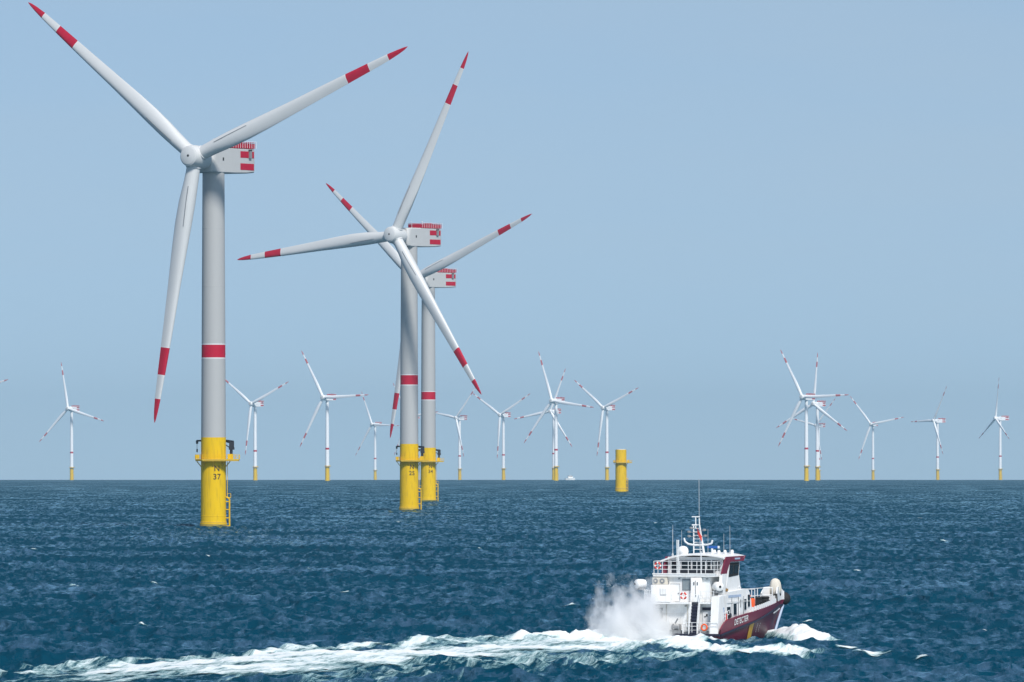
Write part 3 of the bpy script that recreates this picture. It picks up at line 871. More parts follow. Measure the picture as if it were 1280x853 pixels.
# bare foundation pile without a tower
def bare_pile():
    gx, gy = ground(776.2, 614.3)
    t = thing('foundation_pile', 'bare yellow foundation pile without a tower, standing left of the ship', 'foundation', (gx, gy, -gy * gy / 2 / R_EARTH))
    b = MB()
    b.lathe([(3.95, -2.5), (3.95, 1.15), (3.85, 1.2), (3.85, 2.4), (3.7, 2.5), (3.62, 27.6)], 56, mids=[0, 1, 1, 0, 0])
    b.lathe([(3.4, 27.4), (3.4, 27.75), (.2, 28.0)], 40, 2)
    f_ = part('pile_shell', b, t, ['tp', 'tpdark', 'rail'])
    part('number_marking', number_mesh('N', '17', rad(18)), f_)
    part('boat_landing', LANDING, t)
    pl = part('platform', PLAT, t); part('railing', PRAIL, pl)
bare_pile()

# ------------------------------------------------------------------ the ship
ship = thing('patrol_ship', 'white ship with maroon hull steaming away to the right through its wake', 'ship',
             (SHIP_X, SHIP_Y, -SHIP_Y ** 2 / 2 / R_EARTH), rad(90) - HEAD)
TRIM = rad(-0.8)
ship.rotation_euler = (0, TRIM, rad(90) - HEAD)
SHIP_M = Matrix.Translation(ship.location) @ Matrix.Rotation(rad(90) - HEAD, 4, 'Z') @ Matrix.Rotation(TRIM, 4, 'Y')
def S(x, b, z): return (x, -b, z)            # ship coordinates: forward, starboard, up

def z_top(X): return float(np.interp(X, [0, .5, 1.5, 4.4, 7.6, 10.8, 18, 25.5, 27], [1.40, 1.75, 2.25, 2.60, 2.85, 3.05, 3.35, 3.62, 3.68]))
def z_kn(X): return float(np.interp(X, [0, 1, 7.6, 16, 25.6, 27], [.80, .95, 1.72, 2.45, 3.08, 3.15]))
def hb_deck(s): return max(.26, 3.88 * (1 - max(0, (s - .30) / .70) ** 1.38))
def hb_wl(s): return max(.04, 3.66 * (1 - max(0, (s - .26) / .74) ** 1.3))
LXK, LXW, LXN, LXT = 23.4, 24.6, 27.0, 27.4
SS = [i / 44 for i in range(45)]
def hull_pt(level, s):
    if level == 'k': return (s * LXK, max(.03, hb_wl(s) * .75), -1.3)
    if level == 'w': return (s * LXW, hb_wl(s), 0.0)
    if level == 'm':
        X = s * (LXW + (LXN - LXW) * .5); z = z_kn(X) * .5
        return (X, max(.06, hb_wl(s) * .55 + hb_deck(s) * .45 - .08 * s), z)
    if level == 'n': X = s * LXN; return (X, max(.2, hb_deck(s)), z_kn(X))
    if level == 't': X = s * LXT; return (X, max(.25, hb_deck(s) + .05), z_top(X))
def side_at(X, z):
    """half-breadth of the hull side at a station and height"""
    best = None
    rows = [[hull_pt(L, s) for s in SS] for L in 'kwmnt']
    prof = []
    for r in rows:
        xs = [q[0] for q in r]
        prof.append((float(np.interp(X, xs, [q[2] for q in r])), float(np.interp(X, xs, [q[1] for q in r]))))
    return float(np.interp(z, [q[0] for q in prof], [q[1] for q in prof]))
def build_hull():
    b = MB()
    for sg in (1, -1):
        b.grid([[(q[0], sg * q[1], q[2]) for q in (hull_pt(L, s) for s in SS)] for L in 'kwmn'], 0)
        b.grid([[(q[0], sg * q[1], q[2]) for q in (hull_pt(L, s) for s in SS)] for L in 'nt'], 1)
        b.grid([[hullp for hullp in ((q[0], sg * q[1], q[2]) for q in (hull_pt('t', s) for s in SS))],
                [(q[0], sg * max(.05, q[1] - .14), q[2] + .01) for q in (hull_pt('t', s) for s in SS)],
                [(q[0], sg * max(.05, q[1] - .16), q[2] - .8) for q in (hull_pt('t', s) for s in SS)]], 1)
    # transom
    tr = [hull_pt(L, 0) for L in 'kwmn']
    poly = [(0, q[1], q[2]) for q in tr] + [(0, -q[1], q[2]) for q in reversed(tr)]
    b.add(poly, [tuple(range(len(poly)))], 0)
    # bow nose plate
    nb = [hull_pt(L, 1) for L in 'kwmnt']
    b.grid([[(q[0], q[1], q[2]), (q[0] + .05, 0, q[2]), (q[0], -q[1], q[2])] for q in nb], 0)
    return b.mesh('hull', ['maroon', 'maroon2'])
hull = part('hull', build_hull(), ship)
# deck
b = MB()
dk = []
for s in SS:
    q = hull_pt('t', s); dk.append([(q[0], max(.04, q[1] - .15), max(.82, q[2] - .78)), (q[0], -max(.04, q[1] - .15), max(.82, q[2] - .78))])
b.grid(dk, 0, False); part('deck', b, ship, ['deck'])
# rub rail along the knuckle
b = MB()
for sg in (1, -1):
    rows = []
    for dz, dy in ((-.10, .01), (-.09, .12), (.08, .12), (.09, .01)):
        rows.append([(q[0], sg * (q[1] + dy), q[2] + dz) for q in (hull_pt('n', s) for s in SS)])
    b.grid(rows, 0)
b.box((-.12, -3.9, .70), (-.003, 3.9, .96)); b.box((-.35, -3.7, .72), (-.12, 3.7, .80))
part('rub_rail', b, hull, ['navy'])
# yellow boarding mark
b = MB()
for sg in (-1,):
    rows = []
    for X in np.linspace(8.35, 10.05, 5):
        zt = z_kn(X) - .15
        rows.append([(X, sg * (side_at(X, z) + .05), z) for z in np.linspace(-.4, zt, 7)])
    b.grid(rows, 0)
part('boarding_mark', b, hull, ['yellowmark'])
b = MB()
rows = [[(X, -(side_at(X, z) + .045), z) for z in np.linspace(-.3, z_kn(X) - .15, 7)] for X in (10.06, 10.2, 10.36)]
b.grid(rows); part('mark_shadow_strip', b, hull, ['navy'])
b = MB()
for X in (11.9, 13.3):
    for z in np.arange(.75, 1.6, .2):
        b.grid([[(X + dx, -(side_at(X + dx, z + dz) + .05), z + dz) for dz in (0, .12)] for dx in (0, .16)])
part('draught_mark', b, hull, ['white'])
# white strip and stem bar
b = MB()
rows = [[(X, -(side_at(X, z_kn(X) - .30) + .16), z_kn(X) - .30 + dz) for dz in (-.07, .07)] for X in np.linspace(20.5, 25.8, 12)]
b.grid(rows); part('pale_stripe', b, hull, ['rail'])
b = MB(); b.path([(24.6, -.16, -.2), (25.85, -.24, 1.55), (27.1, -.30, 3.1)], .13, 8); part('stem_bar', b, hull, ['bluegrey'])
# ship name
def ship_name():
    b = MB()
    me = text_mesh('DETECTER', .84, shear=.12, spacing=1.04, bold=.014)
    xs = [v.co.x for v in me.vertices]; w = max(xs) - min(xs)
    vs = []
    for v in me.vertices:
        X = 5.75 + v.co.x * (3.9 / w); z = (z_kn(X) + z_top(X)) / 2 + .07 + v.co.y
        vs.append((X, -(side_at(X, z) + .05), z))
    b.add(vs, [tuple(p.vertices) for p in me.polygons])
    return b
part('ship_name', ship_name(), hull, ['white'])
# bow: white bulwark, fender
b = MB()
for sg in (1, -1):
    rows = []
    for s in np.linspace(.865, 1.0, 8):
        q = hull_pt('t', s); h = float(np.interp(s, [.865, .885, .96, 1.0], [.85, 1.50, 1.45, .90]))
        rows.append([(q[0], sg * (q[1] - .02), q[2] + .012), (q[0] + .05, sg * max(.1, q[1] - .10), q[2] + h), (q[0] + .05, sg * max(.05, q[1] - .24), q[2] + h), (q[0], sg * max(.04, q[1] - .20), q[2] + .012)])
    b.grid(rows, 0, False)
q = hull_pt('t', 1.0); b.box((q[0] - .1, -.28, q[2]), (q[0] + .1, .28, q[2] + .9))
b.box((23.4, -.8, 3.2), (23.55, .8, 4.2)); 
bb = part('bow_bulwark', b, ship, ['white'])
b = MB(); b.lathe([(.12, -.62), (.42, -.5), (.66, -.2), (.66, .2), (.42, .5), (.12, .62)], 20, 0, (28.3, 0, 3.75), Matrix.Rotation(rad(90), 3, 'X'))
part('bow_fender', b, ship, ['black'])
b = MB(); b.lathe([(.14, -.06), (.14, .06)], 12, 0, (26.0, -side_at(26.0, 3.6) + .02, 4.25), Matrix.Rotation(rad(90), 3, 'X')); part('fairlead', b, bb, ['black'])
# canvas covered gear at the bow
def cover():
    b = MB(); seg = 22; rows = []
    prof = [(.46, 4.25), (.60, 4.4), (.64, 4.8), (.60, 5.2), (.54, 5.5), (.42, 5.75), (.24, 5.9), (.02, 5.95)]
    for r, z in prof:
        rows.append([(25.6 + r * .95 * math.cos(2 * math.pi * i / seg) * (1 + .07 * math.cos(5 * 2 * math.pi * i / seg + z)), r * math.sin(2 * math.pi * i / seg) * (1 + .08 * math.sin(7 * 2 * math.pi * i / seg + z * 2)), z) for i in range(seg + 1)])
    b.grid(rows); b.lathe([(.45, 3.0), (.45, 4.4)], 12, 1, (25.6, 0, 0))
    return b
part('canvas_cover', cover(), ship, ['cream', 'black'])
# fore deck gear
b = MB()
b.box((15.6, -1.25, 2.45), (21.6, 1.0, 3.55)); b.box((16.4, -1.2, 3.55), (18.2, .6, 3.95)); b.box((19.2, -1.5, 3.55), (20.3, -.2, 3.85))
for x, y in ((16.3, -.7), (18.6, -.75), (19.6, -.3), (20.8, -.7)): b.lathe([(.42, 3.5), (.5, 3.65), (.42, 3.9), (.5, 4.1), (.4, 4.2)], 14, 0, (x, y, 0))
part('foredeck_winch_platform', b, ship, ['black'])
b = MB()
def rail(b, pts, h, bars=3, sp=1.0, r=.035, kick=0):
    for p0, p1 in zip(pts[:-1], pts[1:]):
        p0, p1 = Vector(p0), Vector(p1); L = (p1 - p0).length; k = max(1, round(L / sp))
        for i in range(k + 1):
            q = p0.lerp(p1, i / k); b.tube(q, q + Vector((0, 0, h)), r, 6)
        for j in range(bars):
            z = h * (j + 1) / bars; b.tube(p0 + Vector((0, 0, z)), p1 + Vector((0, 0, z)), r * .9, 6)
rail(b, [S(16.6, 1.2, 3.55), S(16.6, .2, 3.55), S(21.6, .2, 3.55), S(22.2, 1.0, 3.55)], 1.5, 2, 1.7, .05)
part('foredeck_railing', b, ship, ['rail'])
for X in np.linspace(9.6, 22.0, 13):
    b = MB(); y = side_at(X, z_top(X) - .05) - .06; zt = z_top(X)
    b.box((X - .13, -y - .05, zt), (X + .13, -y + .10, zt + .46)); b.box((X - .13, -y + .10, zt - .6), (X + .05, -y + .5, zt + .1))
    part('bulwark_bracket', b, hull, ['rail'])

# ---- deckhouse
b = MB()
b.box(S(.8, .3, .8), S(9.6, -3.72, 4.0)) if False else b.box((.8, -.3, .8), (9.5, 3.72, 4.0))
b.box((1.35, -3.45, .8), (9.5, -.303, 4.0))
# forward sloping face
b.prism([(9.503, 2.0), (10.6, 2.0), (10.2, 4.2), (9.503, 4.9)], 'y', -3.3, 3.3)
# raised front block above the upper deck
b.prism([(3.3, 4.19), (9.5, 4.19), (9.5, 4.95), (9.05, 5.35), (3.3, 5.15)], 'y', -3.42, 3.42)
deckhouse = part('deckhouse', b, ship, ['white'])
b = MB()
b.box((-.1, -.4, 4.0), (3.3, 3.82, 4.18)); b.box((.95, -1.4, 4.0), (3.3, -.403, 4.18)); b.box((.7, -3.52, 4.0), (3.3, -1.403, 4.18))
b.box((3.303, -3.52, 4.0), (9.6, 3.82, 4.18))
b.box((.7, -3.50, 4.181), (3.29, -3.40, 4.95))
part('upper_deck_slab', b, ship, ['white'])
# starboard quarter fin
b = MB()
b.prism([(-.05, .85), (1.2, .85), (2.4, 2.6), (2.6, 4.7), (1.6, 4.85), (.55, 4.75)], 'y', -3.62, -2.75)
part('exhaust_casing', b, ship, ['white'])
b = MB(); b.prism([(2.2, .9), (4.6, .9), (4.6, 3.9), (2.75, 3.9)], 'y', -3.5, -3.452); part('side_plating', b, deckhouse, ['white'])
def window(x, b_, z, w, h, face, parent=deckhouse, glass='glass'):
    """face: 'aft' (wall at x) or 'side' (starboard wall at b_)"""
    f = MB(); g = MB()
    e = .07
    if face == 'aft':
        f.box((x - .05, -b_ - w / 2 - e, z - h / 2 - e), (x - .002, -b_ + w / 2 + e, z + h / 2 + e)); g.box((x - .07, -b_ - w / 2, z - h / 2), (x - .052, -b_ + w / 2, z + h / 2))
    else:
        f.box((x - w / 2 - e, -b_ - .05, z - h / 2 - e), (x + w / 2 + e, -b_ - .002, z + h / 2 + e)); g.box((x - w / 2, -b_ - .07, z - h / 2), (x + w / 2, -b_ - .052, z + h / 2))
    o = part('window', f, parent, ['grey' if face == 'aft' else 'rail']); part('pane', g, o, [glass])
    return o
window(.8, -3.2, 3.0, .72, 1.0, 'aft', glass='glassf')
window(3.25, 3.5, 3.05, .95, 1.15, 'side'); window(5.15, 3.45, 3.35, .85, 1.15, 'side')
window(8.05, 3.45, 3.75, .6, 1.1, 'side'); window(9.05, 3.45, 4.1, .62, 1.25, 'side')
# side door with rain gutter
b = MB(); b.box((6.45, -3.52, 2.7), (7.25, -3.452, 4.55)); o = part('side_door', b, deckhouse, ['rail']); b = MB(); b.box((6.55, -3.57, 3.5), (6.68, -3.522, 4.3)); part('handle', b, o, ['grey'])
# marks on the side
b = MB()
for i in range(15): b.box((3.5 + i * .24, -3.452, 4.55), (3.68 + i * .24, -3.425, 4.82))
part('side_band', b, deckhouse, ['bluegrey'])
b = MB()
for i in range(5): b.box((1.5 + .10 * (i % 2), -3.66, 2.3 + i * .28), (1.75 + .1 * (i % 2), -3.622, 2.5 + i * .28))
part('side_emblem', b, deckhouse, ['bluegrey'])
# recess back wall panels
b = MB(); b.box((1.28, -2.5, 1.0), (1.348, -1.45, 3.2)); b.box((1.24, -2.0, 2.7), (1.278, -1.85, 2.95), 1); b.box((1.24, -1.8, 2.62), (1.278, -1.66, 2.75), 1); b.box((1.24, -2.4, 2.75), (1.278, -2.25, 2.85), 1); b.box((1.24, -2.4, 2.1), (1.278, -2.25, 2.2), 1)
part('recess_door', b, deckhouse, ['rail', 'black'])
b = MB(); b.box((1.25, -2.72, 3.32), (1.348, -1.42, 3.62)); part('recess_grille', b, deckhouse, ['navy'])
# stair
b = MB()
for i in range(10):
    t = i / 9; b.box((-.05 + t * .72, -1.28, 1.0 + t * 3.0), (.22 + t * .72, -.50, 1.09 + t * 3.0))
b.prism([(.05, .9), (.17, .9), (.90, 3.95), (.78, 3.95)], 'y', -1.25, -.52)
st_ = part('stair', b, ship, ['navy'])
b = MB()
for y in (-1.36, -.44):
    b.prism([(-.12, .9), (.10, .9), (.88, 4.17), (.66, 4.17)], 'y', y - .04, y + .04)
    b.path([(-.1, y, .9), (-.1, y, 2.0), (.6, y, 5.1), (.75, y, 4.15)], .035)
part('stair_stringer', b, st_, ['rail'])
# stern railing, winch
b = MB(); rail(b, [S(.05, -.2, .95), S(.05, 3.6, .95)], 1.15, 3, .95, .032); rail(b, [S(.1, -3.6, .95), S(.1, -2.0, .95)], 1.15, 3, .8, .032)
b.path([S(.0, -.25, .95), S(-.05, -.25, 1.9), S(.1, .1, 2.05), S(.1, .25, 1.6)], .05)
part('stern_railing', b, ship, ['rail'])
b = MB(); b.lathe([(.38, -.42), (.42, -.34), (.24, -.3), (.24, .3), (.42, .34), (.38, .42)], 16, 0, (.35, 1.1, 1.55), Matrix.Rotation(rad(90), 3, 'X')); b.box((.0, .5, .85), (.75, 1.7, 1.3)); b.tube((.3, 1.2, 2.0), (.3, .9, 2.5), .08)
part('stern_winch', b, ship, ['grey'])

# ---- upper house
b = MB()
b.box((1.2, -2.3, 4.19), (3.4, 3.7, 6.78)); b.box((3.403, -3.15, 4.19), (6.9, 3.15, 6.78))
b.prism([(6.903, 4.3), (7.9, 5.2), (7.35, 6.78), (6.903, 6.78)], 'y', -3.1, 3.1)
upper = part('upper_house', b, ship, ['white'])
b = MB(); b.box((.85, -3.0, 6.78), (3.4, 3.85, 7.0)); b.box((.80, -3.05, 7.0), (1.0, 3.9, 7.12)); part('bridge_deck', b, ship, ['white'])
window(1.2, -.27, 5.95, .82, 1.05, 'aft', upper, 'glassf')
b = MB(); b.box((1.10, 1.0, 4.25), (1.197, 1.95, 6.0)); o = part('house_door', b, upper, ['rail'])
b = MB(); b.box((1.05, 1.05, 5.0), (1.098, 1.2, 5.12)); part('handle', b, o, ['grey'])
b = MB(); b.box((1.06, .95, 4.2), (1.095, .98, 6.05)); b.box((1.06, 1.97, 4.2), (1.095, 2.0, 6.05)); b.box((1.06, .95, 6.02), (1.095, 2.0, 6.06)); part('door_frame', b, upper, ['grey'])
b = MB(); b.box((.75, -1.5, 4.2), (1.197, -.35, 6.7), ch=.03); o = part('aft_locker', b, ship, ['white'])
b = MB()
for y in (-.72, -1.12): b.box((.70, y - .07, 5.95), (.748, y + .07, 6.25))
b.box((.70, -.92, 5.0), (.748, -.88, 6.4)); b.box((.70, -.97, 4.75), (.748, -.88, 4.9)); part('locker_handle', b, o, ['grey'])
b = MB(); b.box((-.15, 1.55, 4.20), (1.15, 3.72, 5.95), ch=.05); cab = part('deck_cabinet', b, ship, ['white'])
b = MB(); b.box((-.19, 1.95, 4.95), (-.152, 2.65, 5.6)); b.box((-.20, 2.63, 4.95), (-.152, 2.66, 5.6), 1); b.box((-.20, 1.95, 4.93), (-.152, 2.66, 4.96), 1); part('cabinet_hatch', b, cab, ['white', 'grey'])
for yy in (3.42, 2.68):
    b = MB(); b.box((.5, yy - .36, 5.97), (1.15, yy + .36, 6.68)); o = part('air_conditioner', b, ship, ['cream'])
    b = MB(); b.lathe([(.27, 0), (.27, .04), (.19, .05)], 20, 0, (.498, yy, 6.33), Matrix.Rotation(rad(-90), 3, 'Y')); b.lathe([(.10, 0), (.10, .07)], 12, 1, (.49, yy, 6.33), Matrix.Rotation(rad(-90), 3, 'Y')); part('fan_grille', b, o, ['grey', 'cream'])
b = MB(); rail(b, [S(-.05, -1.5, 4.18), S(-.05, .35, 4.18)], 1.1, 3, .9, .03); rail(b, [S(.75, 1.45, 4.18), S(.75, 2.9, 4.18)], 1.1, 3, .75, .03); rail(b, [S(-.05, -3.7, 4.18), S(-.05, -3.65, 4.18)], 1.1, 3, .9, .03)
rail(b, [S(1.0, -3.75, 4.18), S(.6, -4.7, 4.25), S(1.8, -4.9, 4.25)], 1.15, 3, .6, .035)
part('upper_deck_railing', b, ship, ['rail'])
b = MB(); b.box((.4, 3.75, 4.05), (2.2, 5.1, 4.18)); b.tube((.6, 4.9, 4.1), (.8, 3.75, 3.2), .07); b.tube((2.0, 4.9, 4.1), (1.8, 3.75, 3.2), .07); part('side_bracket', b, ship, ['grey'])
# bridge deck rail
b = MB(); rail(b, [S(3.2, -3.8, 7.1), S(1.0, -3.8, 7.1), S(1.0, 2.85, 7.1), S(3.0, 2.85, 7.1)], 1.25, 3, .95, .034)
part('bridge_railing', b, ship, ['rail'])
# ---- wheelhouse
b = MB()
prof = [(3.0, 7.0), (7.3, 6.6), (7.9, 8.75), (3.0, 8.75)]
b.prism(prof, 'y', -3.05, 3.05)
wheel = part('wheelhouse', b, ship, ['white'])
for y0 in (-2.75, -1.55, -.35):
    o = window(3.0, y0 + .55, 7.95, .95, .78, 'aft', wheel)
for y0 in (.95, 1.5, 2.05, 2.5): window(3.0, y0, 7.9, .30, .95, 'aft', wheel)
b = MB(); b.prism([(4.15, 6.65), (6.95, 6.80), (7.25, 8.12), (4.35, 8.1)], 'y', -3.18, -3.052); o = part('bridge_side_window', b, wheel, ['black'])
b = MB(); b.prism([(4.45, 6.95), (5.35, 6.98), (5.5, 7.85), (4.6, 7.85)], 'y', -3.21, -3.182); b.prism([(5.65, 6.98), (6.75, 7.02), (6.95, 7.88), (5.8, 7.86)], 'y', -3.21, -3.182); part('pane', b, o, ['glass'])
b = MB(); b.prism([(7.35, 6.85), (7.42, 6.85), (7.88, 8.5), (7.80, 8.5)], 'y', -2.8, 2.8); part('bridge_front_window', b, wheel, ['glass'])
# roof with turned-down edges
b = MB()
rows = []
for x, dz in ((2.5, -.06), (2.7, 0), (8.2, 0.02), (8.5, -.08)):
    rows.append([(x, y, z + dz) for y, z in ((3.75, 8.30), (3.7, 8.42), (3.1, 8.62), (2.4, 8.86), (1.4, 9.04), (0, 9.12), (-1.4, 9.08), (-2.6, 8.95), (-3.25, 8.82), (-3.3, 8.70))])
b.grid(rows, 0, False)
rows2 = [[(x, y, z - .14) for (x, y, z) in r] for r in rows]
b.grid(rows2, 0, False)
for k in (0, -1):
    b.grid([rows[k], rows2[k]], 0, False)
part('wheelhouse_roof', b, ship, ['white'])
b = MB()
for sg in (-1, 1):
    y0, y1 = sorted((sg * 3.22, sg * 3.36))
    b.prism([(1.9, 7.05), (3.2, 7.05), (4.3, 8.25), (7.9, 8.25), (8.1, 8.78), (3.1, 8.78)], 'y', y0, y1)
b.prism([(7.93, 8.25), (8.0, 8.25), (8.6, 8.78), (8.5, 8.78)], 'y', -3.36, 3.36)
vis = part('maroon_visor', b, ship, ['maroon2'])
b = MB()
for i in range(5): b.box((5.5 + i * .3, -3.40, 8.45), (5.7 + i * .3, -3.362, 8.62))
part('visor_mark', b, vis, ['bluegrey'])
b = MB(); b.prism([(1.7, 5.0), (2.7, 5.0), (3.3, 7.04), (2.0, 7.04)], 'y', -3.38, -3.05); part('wing_support', b, ship, ['white'])
b = MB(); b.prism([(3.35, 5.6), (3.6, 5.6), (4.3, 8.2), (4.1, 8.2)], 'y', -3.30, -3.20); part('wing_strut', b, ship, ['rail'])
# ---- mast and aerials
b = MB()
b.tube(S(4.5, -.78, 9.1), S(4.5, -.78, 12.0), .07, 8); b.tube(S(4.5, .35, 9.1), S(4.5, -.12, 12.0), .13, 8, r2=.07)
b.tube(S(4.9, -.2, 9.1), S(4.6, -.2, 12.9), .07, 8); b.tube(S(4.5, -.55, 11.6), S(4.5, -.55, 12.9), .06, 8)
for i in range(8): z = 9.5 + i * .36; b.tube(S(4.5, -.78, z), S(4.5, .30 - .16 * (z - 9.1), z), .04, 6)
b.tube(S(4.5, -.95, 12.85), S(4.5, -.1, 12.85), .07, 6); b.tube(S(4.5, -.95, 12.0), S(4.5, -.4, 12.0), .09, 6)
mast = part('mast', b, ship, ['rail'])
b = MB()
pts = [S(4.5, -1.85, 10.65), S(4.5, -1.75, 10.3), S(4.5, -1.4, 10.05), S(4.5, -.8, 9.95), S(4.5, 0, 9.98), S(4.5, .8, 9.98), S(4.5, 1.2, 10.1), S(4.5, 1.3, 10.45)]
b.path(pts, .10, 8); part('mast_yard', b, mast, ['rail'])
b = MB(); b.tube(S(4.6, -.2, 12.9), S(4.6, -.2, 16.7), .028, 6); part('whip_aerial', b, mast, ['wire'])
b = MB(); b.box((4.3, -1.95, 9.62), (4.55, -.75, 9.86)); b.box((4.3, -2.08, 9.62), (4.55, -1.953, 9.86), 1); b.tube((4.42, -1.3, 9.0), (4.42, -1.3, 9.62), .12, 8, 1); part('radar_scanner', b, mast, ['blue', 'rail'])
b = MB()
for (bb_, z) in ((-1.25, 11.3), (-1.25, 10.85), (.55, 10.9), (.45, 11.5), (-1.0, 11.7)):
    b.lathe([(.05, -.12), (.2, -.06), (.2, .06), (.1, .12)], 10, 0, S(4.4, bb_, z)); b.tube(S(4.4, bb_, z), S(4.5, -.3, z - .1), .03, 5)
part('mast_light', b, mast, ['grey'])
b = MB()
rows = [[S(4.2 - .1 * math.sin(u * 3), -.25 + u * .5, 11.75 - u * .9 - v * .55) for u in np.linspace(0, 1, 6)] for v in np.linspace(0, 1, 4)]
b.grid(rows); part('red_flag', b, mast, ['buoyred'])
b = MB(); b.lathe([(.42, 8.75), (.42, 8.95), (.52, 9.05), (.58, 9.3), (.54, 9.55), (.38, 9.78), (.15, 9.87), (.01, 9.88)], 24, 0, S(3.2, -1.45, 0))
b.lathe([(.5, 8.62), (.5, 8.78)], 20, 0, S(3.2, -1.45, 0)); part('radar_dome', b, ship, ['white'])
for nm, x, bq, z0, z1, r in (('aerial', 3.2, -2.6, 8.9, 11.6, .022), ('aerial', 5.0, -3.3, 8.7, 12.0, .022), ('aerial', 3.2, -1.6, 9.0, 11.5, .022), ('aerial', 4.0, 1.0, 9.0, 11.6, .022), ('aerial', 5.4, 2.2, 9.0, 11.1, .022), ('aerial', 6.6, 2.4, 8.95, 11.9, .022)):
    b = MB(); b.tube(S(x, bq, z0), S(x, bq, z1), r * 1.4, 5, r2=r * .8); b.lathe([(.12, z0 - .3), (.12, z0 + .1), (.05, z0 + .25)], 8, 0, S(x, bq, 0)); part(nm, b, ship, ['wire'])
for q, z in ((-1.25, 10.55), (-1.08, 10.55), (1.4, 9.4)):
    b = MB(); b.tube(S(1.05, q, 7.0), S(1.05, q, z), .055, 7); part('signal_pole', b, ship, ['rail'])
for x, y in ((5.5, -1.6), (6.2, -2.0), (6.8, -.6), (7.2, -2.4)):
    b = MB(); b.lathe([(.16, 8.9), (.18, 9.25), (.12, 9.4)], 10, 0, (x, y, 0)); part('roof_light', b, ship, ['rail'])
b = MB(); b.box((2.75, -2.2, 7.1), (2.98, 2.6, 7.42)); part('bench', b, ship, ['dark'])

# ---- small fittings that break up the white walls
def bits(name, boxes, mats, parent):
    for lo, hi in boxes:
        b = MB(); b.box(lo, hi); part(name, b, parent, mats)
bits('vent_louvre', [((1.15, 2.2, 5.97), (1.197, 2.5, 6.3))], ['grey'], ship)
bits('deck_lamp', [((.68, 3.4, 3.7), (.797, 3.6, 3.85)), ((.68, .1, 3.72), (.797, .3, 3.86)), ((1.08, .95, 6.5), (1.197, 1.15, 6.62)), ((1.08, -2.1, 6.5), (1.197, -1.9, 6.62))], ['grey'], ship)
for y in (.02, 2.35, 3.68):
    b = MB(); b.tube((.76, y, .9), (.76, y, 4.0), .035, 6); part('drain_pipe', b, ship, ['cream'])
for z in (1.9, 2.95): 
    b = MB(); b.box((.785, -.28, z), (.798, 3.7, z + .025)); part('plate_seam', b, ship, ['cream'])
for x in (2.15, 4.2, 6.1, 7.5):
    b = MB(); b.tube((x, -3.53, 2.4), (x, -3.53, 4.6), .03, 6); part('side_pipe', b, deckhouse, ['grey'])
b = MB(); rail(b, [S(1.4, 3.72, 2.2), S(3.0, 3.72, 2.5)], .8, 2, .55, .035); part('quarter_railing', b, ship, ['rail'])
b = MB(); b.box((2.0, -3.75, 2.2), (2.35, -3.56, 2.95)); part('hose_box', b, ship, ['buoyred'])
b = MB(); b.lathe([(.02, 0), (.26, .04), (.26, .2), (.02, .24)], 14, 0, (3.1, -3.62, 2.75), Matrix.Rotation(rad(90), 3, 'X')); part('hose_reel', b, ship, ['dark'])
for x, y, z in ((8.6, -2.6, 5.1), (7.4, -3.0, 5.25), (6.4, -2.4, 5.25)):
    b = MB(); b.lathe([(.10, z - .15), (.10, z + .25), (.2, z + .3), (.2, z + .42), (.05, z + .46)], 10, 0, (x, y, 0)); part('air_vent', b, ship, ['rail'])
# ---- things carried by the ship
def on_ship(x, b_, z): return SHIP_M @ Vector(S(x, b_, z))
def lifebuoy(x, b_, z, label, mats):
    t = thing('lifebuoy', label, 'lifebuoy', on_ship(x, b_, z), rad(90) - HEAD, 'lifebuoys on the ship')
    R1, r1 = .30, .085
    ring = MB(); band = MB()
    for k in range(4):
        for (mb, a0, a1) in ((ring, k * 90 + 14, k * 90 + 76), (band, k * 90 - 14, k * 90 + 14)):
            rr = r1 if mb is ring else r1 * 1.04
            rows = []
            for a in np.linspace(rad(a0), rad(a1), 7):
                rows.append([(rr * math.cos(p_), (R1 + rr * math.sin(p_)) * math.cos(a), (R1 + rr * math.sin(p_)) * math.sin(a)) for p_ in np.linspace(0, 2 * math.pi, 11)])
            mb.grid(rows)
    part('ring', ring, t, [mats[0]]); part('band', band, t, [mats[1]])
lifebuoy(-.06, 2.15, 1.62, 'orange lifebuoy on the lower stern railing right of the stair', ('orange', 'orange'))
lifebuoy(-.16, -.08, 4.85, 'red and white lifebuoy on the upper deck railing beside the door', ('buoyred', 'white'))
lifebuoy(.92, -3.35, 7.9, 'red and white lifebuoy on the top railing at the left', ('buoyred', 'white'))
def raft(x, b_, z, label, ang, r, L):
    t = thing('life_raft_canister', label, 'life raft', on_ship(x, b_, z), rad(90) - HEAD + ang, 'life raft canisters')
    q = Matrix.Rotation(rad(90), 3, 'Y')
    b = MB(); b.lathe([(r * .55, -L / 2), (r * .9, -L / 2 + .12), (r, -L / 2 + .3), (r, L / 2 - .3), (r * .9, L / 2 - .12), (r * .55, L / 2)], 22, 0, (0, 0, 0), q); part('shell', b, t, ['white'])
    b = MB(); b.lathe([(.13, -.04), (.13, .04)], 12, 0, (-L / 2 - .02, .06, .0), q); part('end_plug', b, t, ['black'])
    b = MB(); b.box((-L * .3, -r * .8, -r - .12), (L * .3, r * .8, -r * .7)); part('cradle', b, t, ['grey'])
raft(1.0, -5.3, 6.0, 'white canister outboard on the left, above the spray', rad(-36), .50, 1.25)
raft(1.75, 2.95, 5.75, 'white canister on the right side beside the maroon visor', rad(48), .50, 1.3)
t = thing('equipment_bag', 'orange bag on the foredeck in front of the deckhouse', 'bag', on_ship(11.5, 2.75, 3.12), rad(90) - HEAD)
